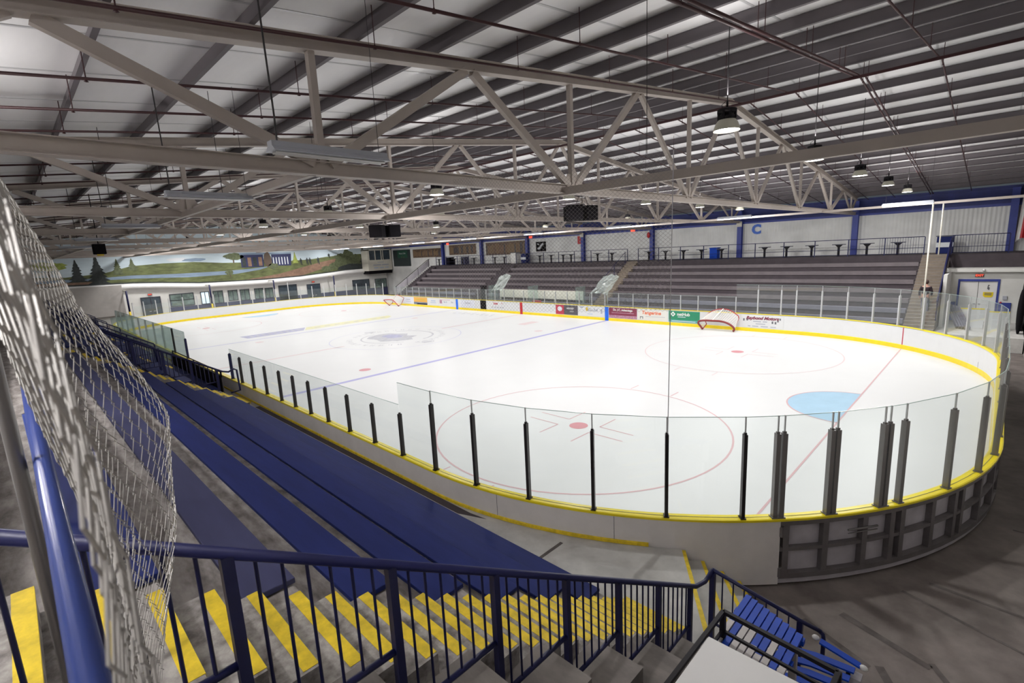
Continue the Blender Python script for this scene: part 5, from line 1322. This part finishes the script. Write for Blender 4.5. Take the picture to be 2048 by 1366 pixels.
# ------------------------------------------------------------------ person climbing the right far stairs
def person(loc,rz):
    o=empty('person',loc,rz); tag(o,'person in a dark jacket and grey trousers on the right far stairs, behind the glass','person')
    def skinned(name,V,E,Rd,mt,par):
        me=bpy.data.meshes.new(name); me.from_pydata(V,E,[]); ob=bpy.data.objects.new(name,me); COL.objects.link(ob); ob.parent=par; me.materials.append(M[mt])
        md=ob.modifiers.new('skin','SKIN'); me.skin_vertices
        bm=bmesh.new(); bm.from_mesh(me); ly=bm.verts.layers.skin.verify(); bm.verts.ensure_lookup_table()
        for i,v in enumerate(bm.verts): v[ly].radius=Rd[i] if isinstance(Rd[i],tuple) else (Rd[i],Rd[i]); v[ly].use_root=(i==0)
        bm.to_mesh(me); bm.free(); sb=ob.modifiers.new('sub','SUBSURF'); sb.levels=1; sb.render_levels=2; md.use_smooth_shade=True; return ob
    # body: pelvis root, spine, neck, head, arms, legs with one foot a step higher
    V=[(0,0,.93),(0,-.02,1.12),(0,-.03,1.32),(0,-.03,1.44),(0,-.01,1.53),(0,.02,1.60),
       (.17,-.03,1.40),(.25,.02,1.14),(.22,.16,.93),(-.17,-.03,1.40),(-.25,.0,1.13),(-.25,.10,.90),
       (.10,.0,.88),(.11,.10,.50),(.10,.02,.10),(.10,.14,.04),(-.10,.0,.88),(-.11,.22,.66),(-.10,.20,.25),(-.10,.32,.19)]
    E=[(0,1),(1,2),(2,3),(3,4),(4,5),(3,6),(6,7),(7,8),(3,9),(9,10),(10,11),(0,12),(12,13),(13,14),(14,15),(0,16),(16,17),(17,18),(18,19)]
    Rd=[(.15,.11),(.14,.10),(.17,.11),(.10,.08),.05,.055,.065,.05,.035,.065,.05,.035,.085,.06,.042,.035,.085,.06,.042,.035]
    b=skinned('body',V,E,Rd,'skin',o)
    skinned('jacket',[V[0],V[1],V[2],V[3],V[6],V[7],(.22,.14,.96),V[9],V[10],(-.25,.09,.93)],[(0,1),(1,2),(2,3),(3,4),(4,5),(5,6),(3,7),(7,8),(8,9)],[(.17,.13),(.16,.12),(.19,.13),(.11,.09),.08,.062,.05,.08,.062,.05],'jacket',o)
    skinned('trousers',[(0,0,.95),(0,0,.90)]+[V[12],V[13],V[14],V[16],V[17],V[18]],[(0,1),(1,2),(2,3),(3,4),(1,5),(5,6),(6,7)],[(.155,.115),(.15,.11),.10,.075,.06,.10,.075,.06],'trousers',o)
    for s,f in ((.10,(0,.02,.0)),(-.10,(0,.20,.15))):
        m=MB(); m.sphere((s,f[1]+.07,f[2]+.045),.05,12,8,(.9,2.6,.9)); m.build('shoe','shoe',o)
    m=MB(); m.sphere((0,.03,1.645),.105,16,12,(.78,.95,1.15)); m.sphere((0,.135,1.635),.018,8,6,(.8,1,1.3)); m.sphere((.085,.02,1.64),.022,8,6,(.4,1,1.4)); m.sphere((-.085,.02,1.64),.022,8,6,(.4,1,1.4)); m.build('head','skin',o)
    m=MB(); m.sphere((0,.0,1.675),.112,16,12,(.84,.95,1.08)); m.build('hair','hair',o)
    for s in (-1,1):
        m=MB(); m.sphere((s*.032,.118,1.655),.010,6,5); m.build('eye','black',o)
        bx_=(.22,.17,.92) if s>0 else (-.25,.11,.89)
        m=MB(); m.sphere((bx_[0],bx_[1]+.02,bx_[2]-.02),.04,8,6,(.55,.9,1.1))
        for k in range(4): m.tube([(bx_[0],bx_[1]+.0+.016*k,bx_[2]-.05),(bx_[0],bx_[1]+.012+.018*k,bx_[2]-.09),(bx_[0],bx_[1]+.022+.016*k,bx_[2]-.115+.006*abs(k-1.5))],.009,6)
        m.tube([(bx_[0],bx_[1]+.05,bx_[2]-.01),(bx_[0]-s*.02,bx_[1]+.085,bx_[2]-.045)],.010,6); m.build('hand','skin',o)
    return o
person((27.55,14.72,nz(16)),0)

# ------------------------------------------------------------------ look
w=bpy.data.worlds.new('world'); SC.world=w; w.use_nodes=True; w.node_tree.nodes['Background'].inputs['Color'].default_value=(.6,.7,.8,1); w.node_tree.nodes['Background'].inputs['Strength'].default_value=.15
SC.view_settings.view_transform='Standard'; SC.view_settings.look='None'; SC.view_settings.gamma=1; SC.view_settings.exposure=-.55
try: SC.view_settings.use_curve_mapping=False
except Exception: pass
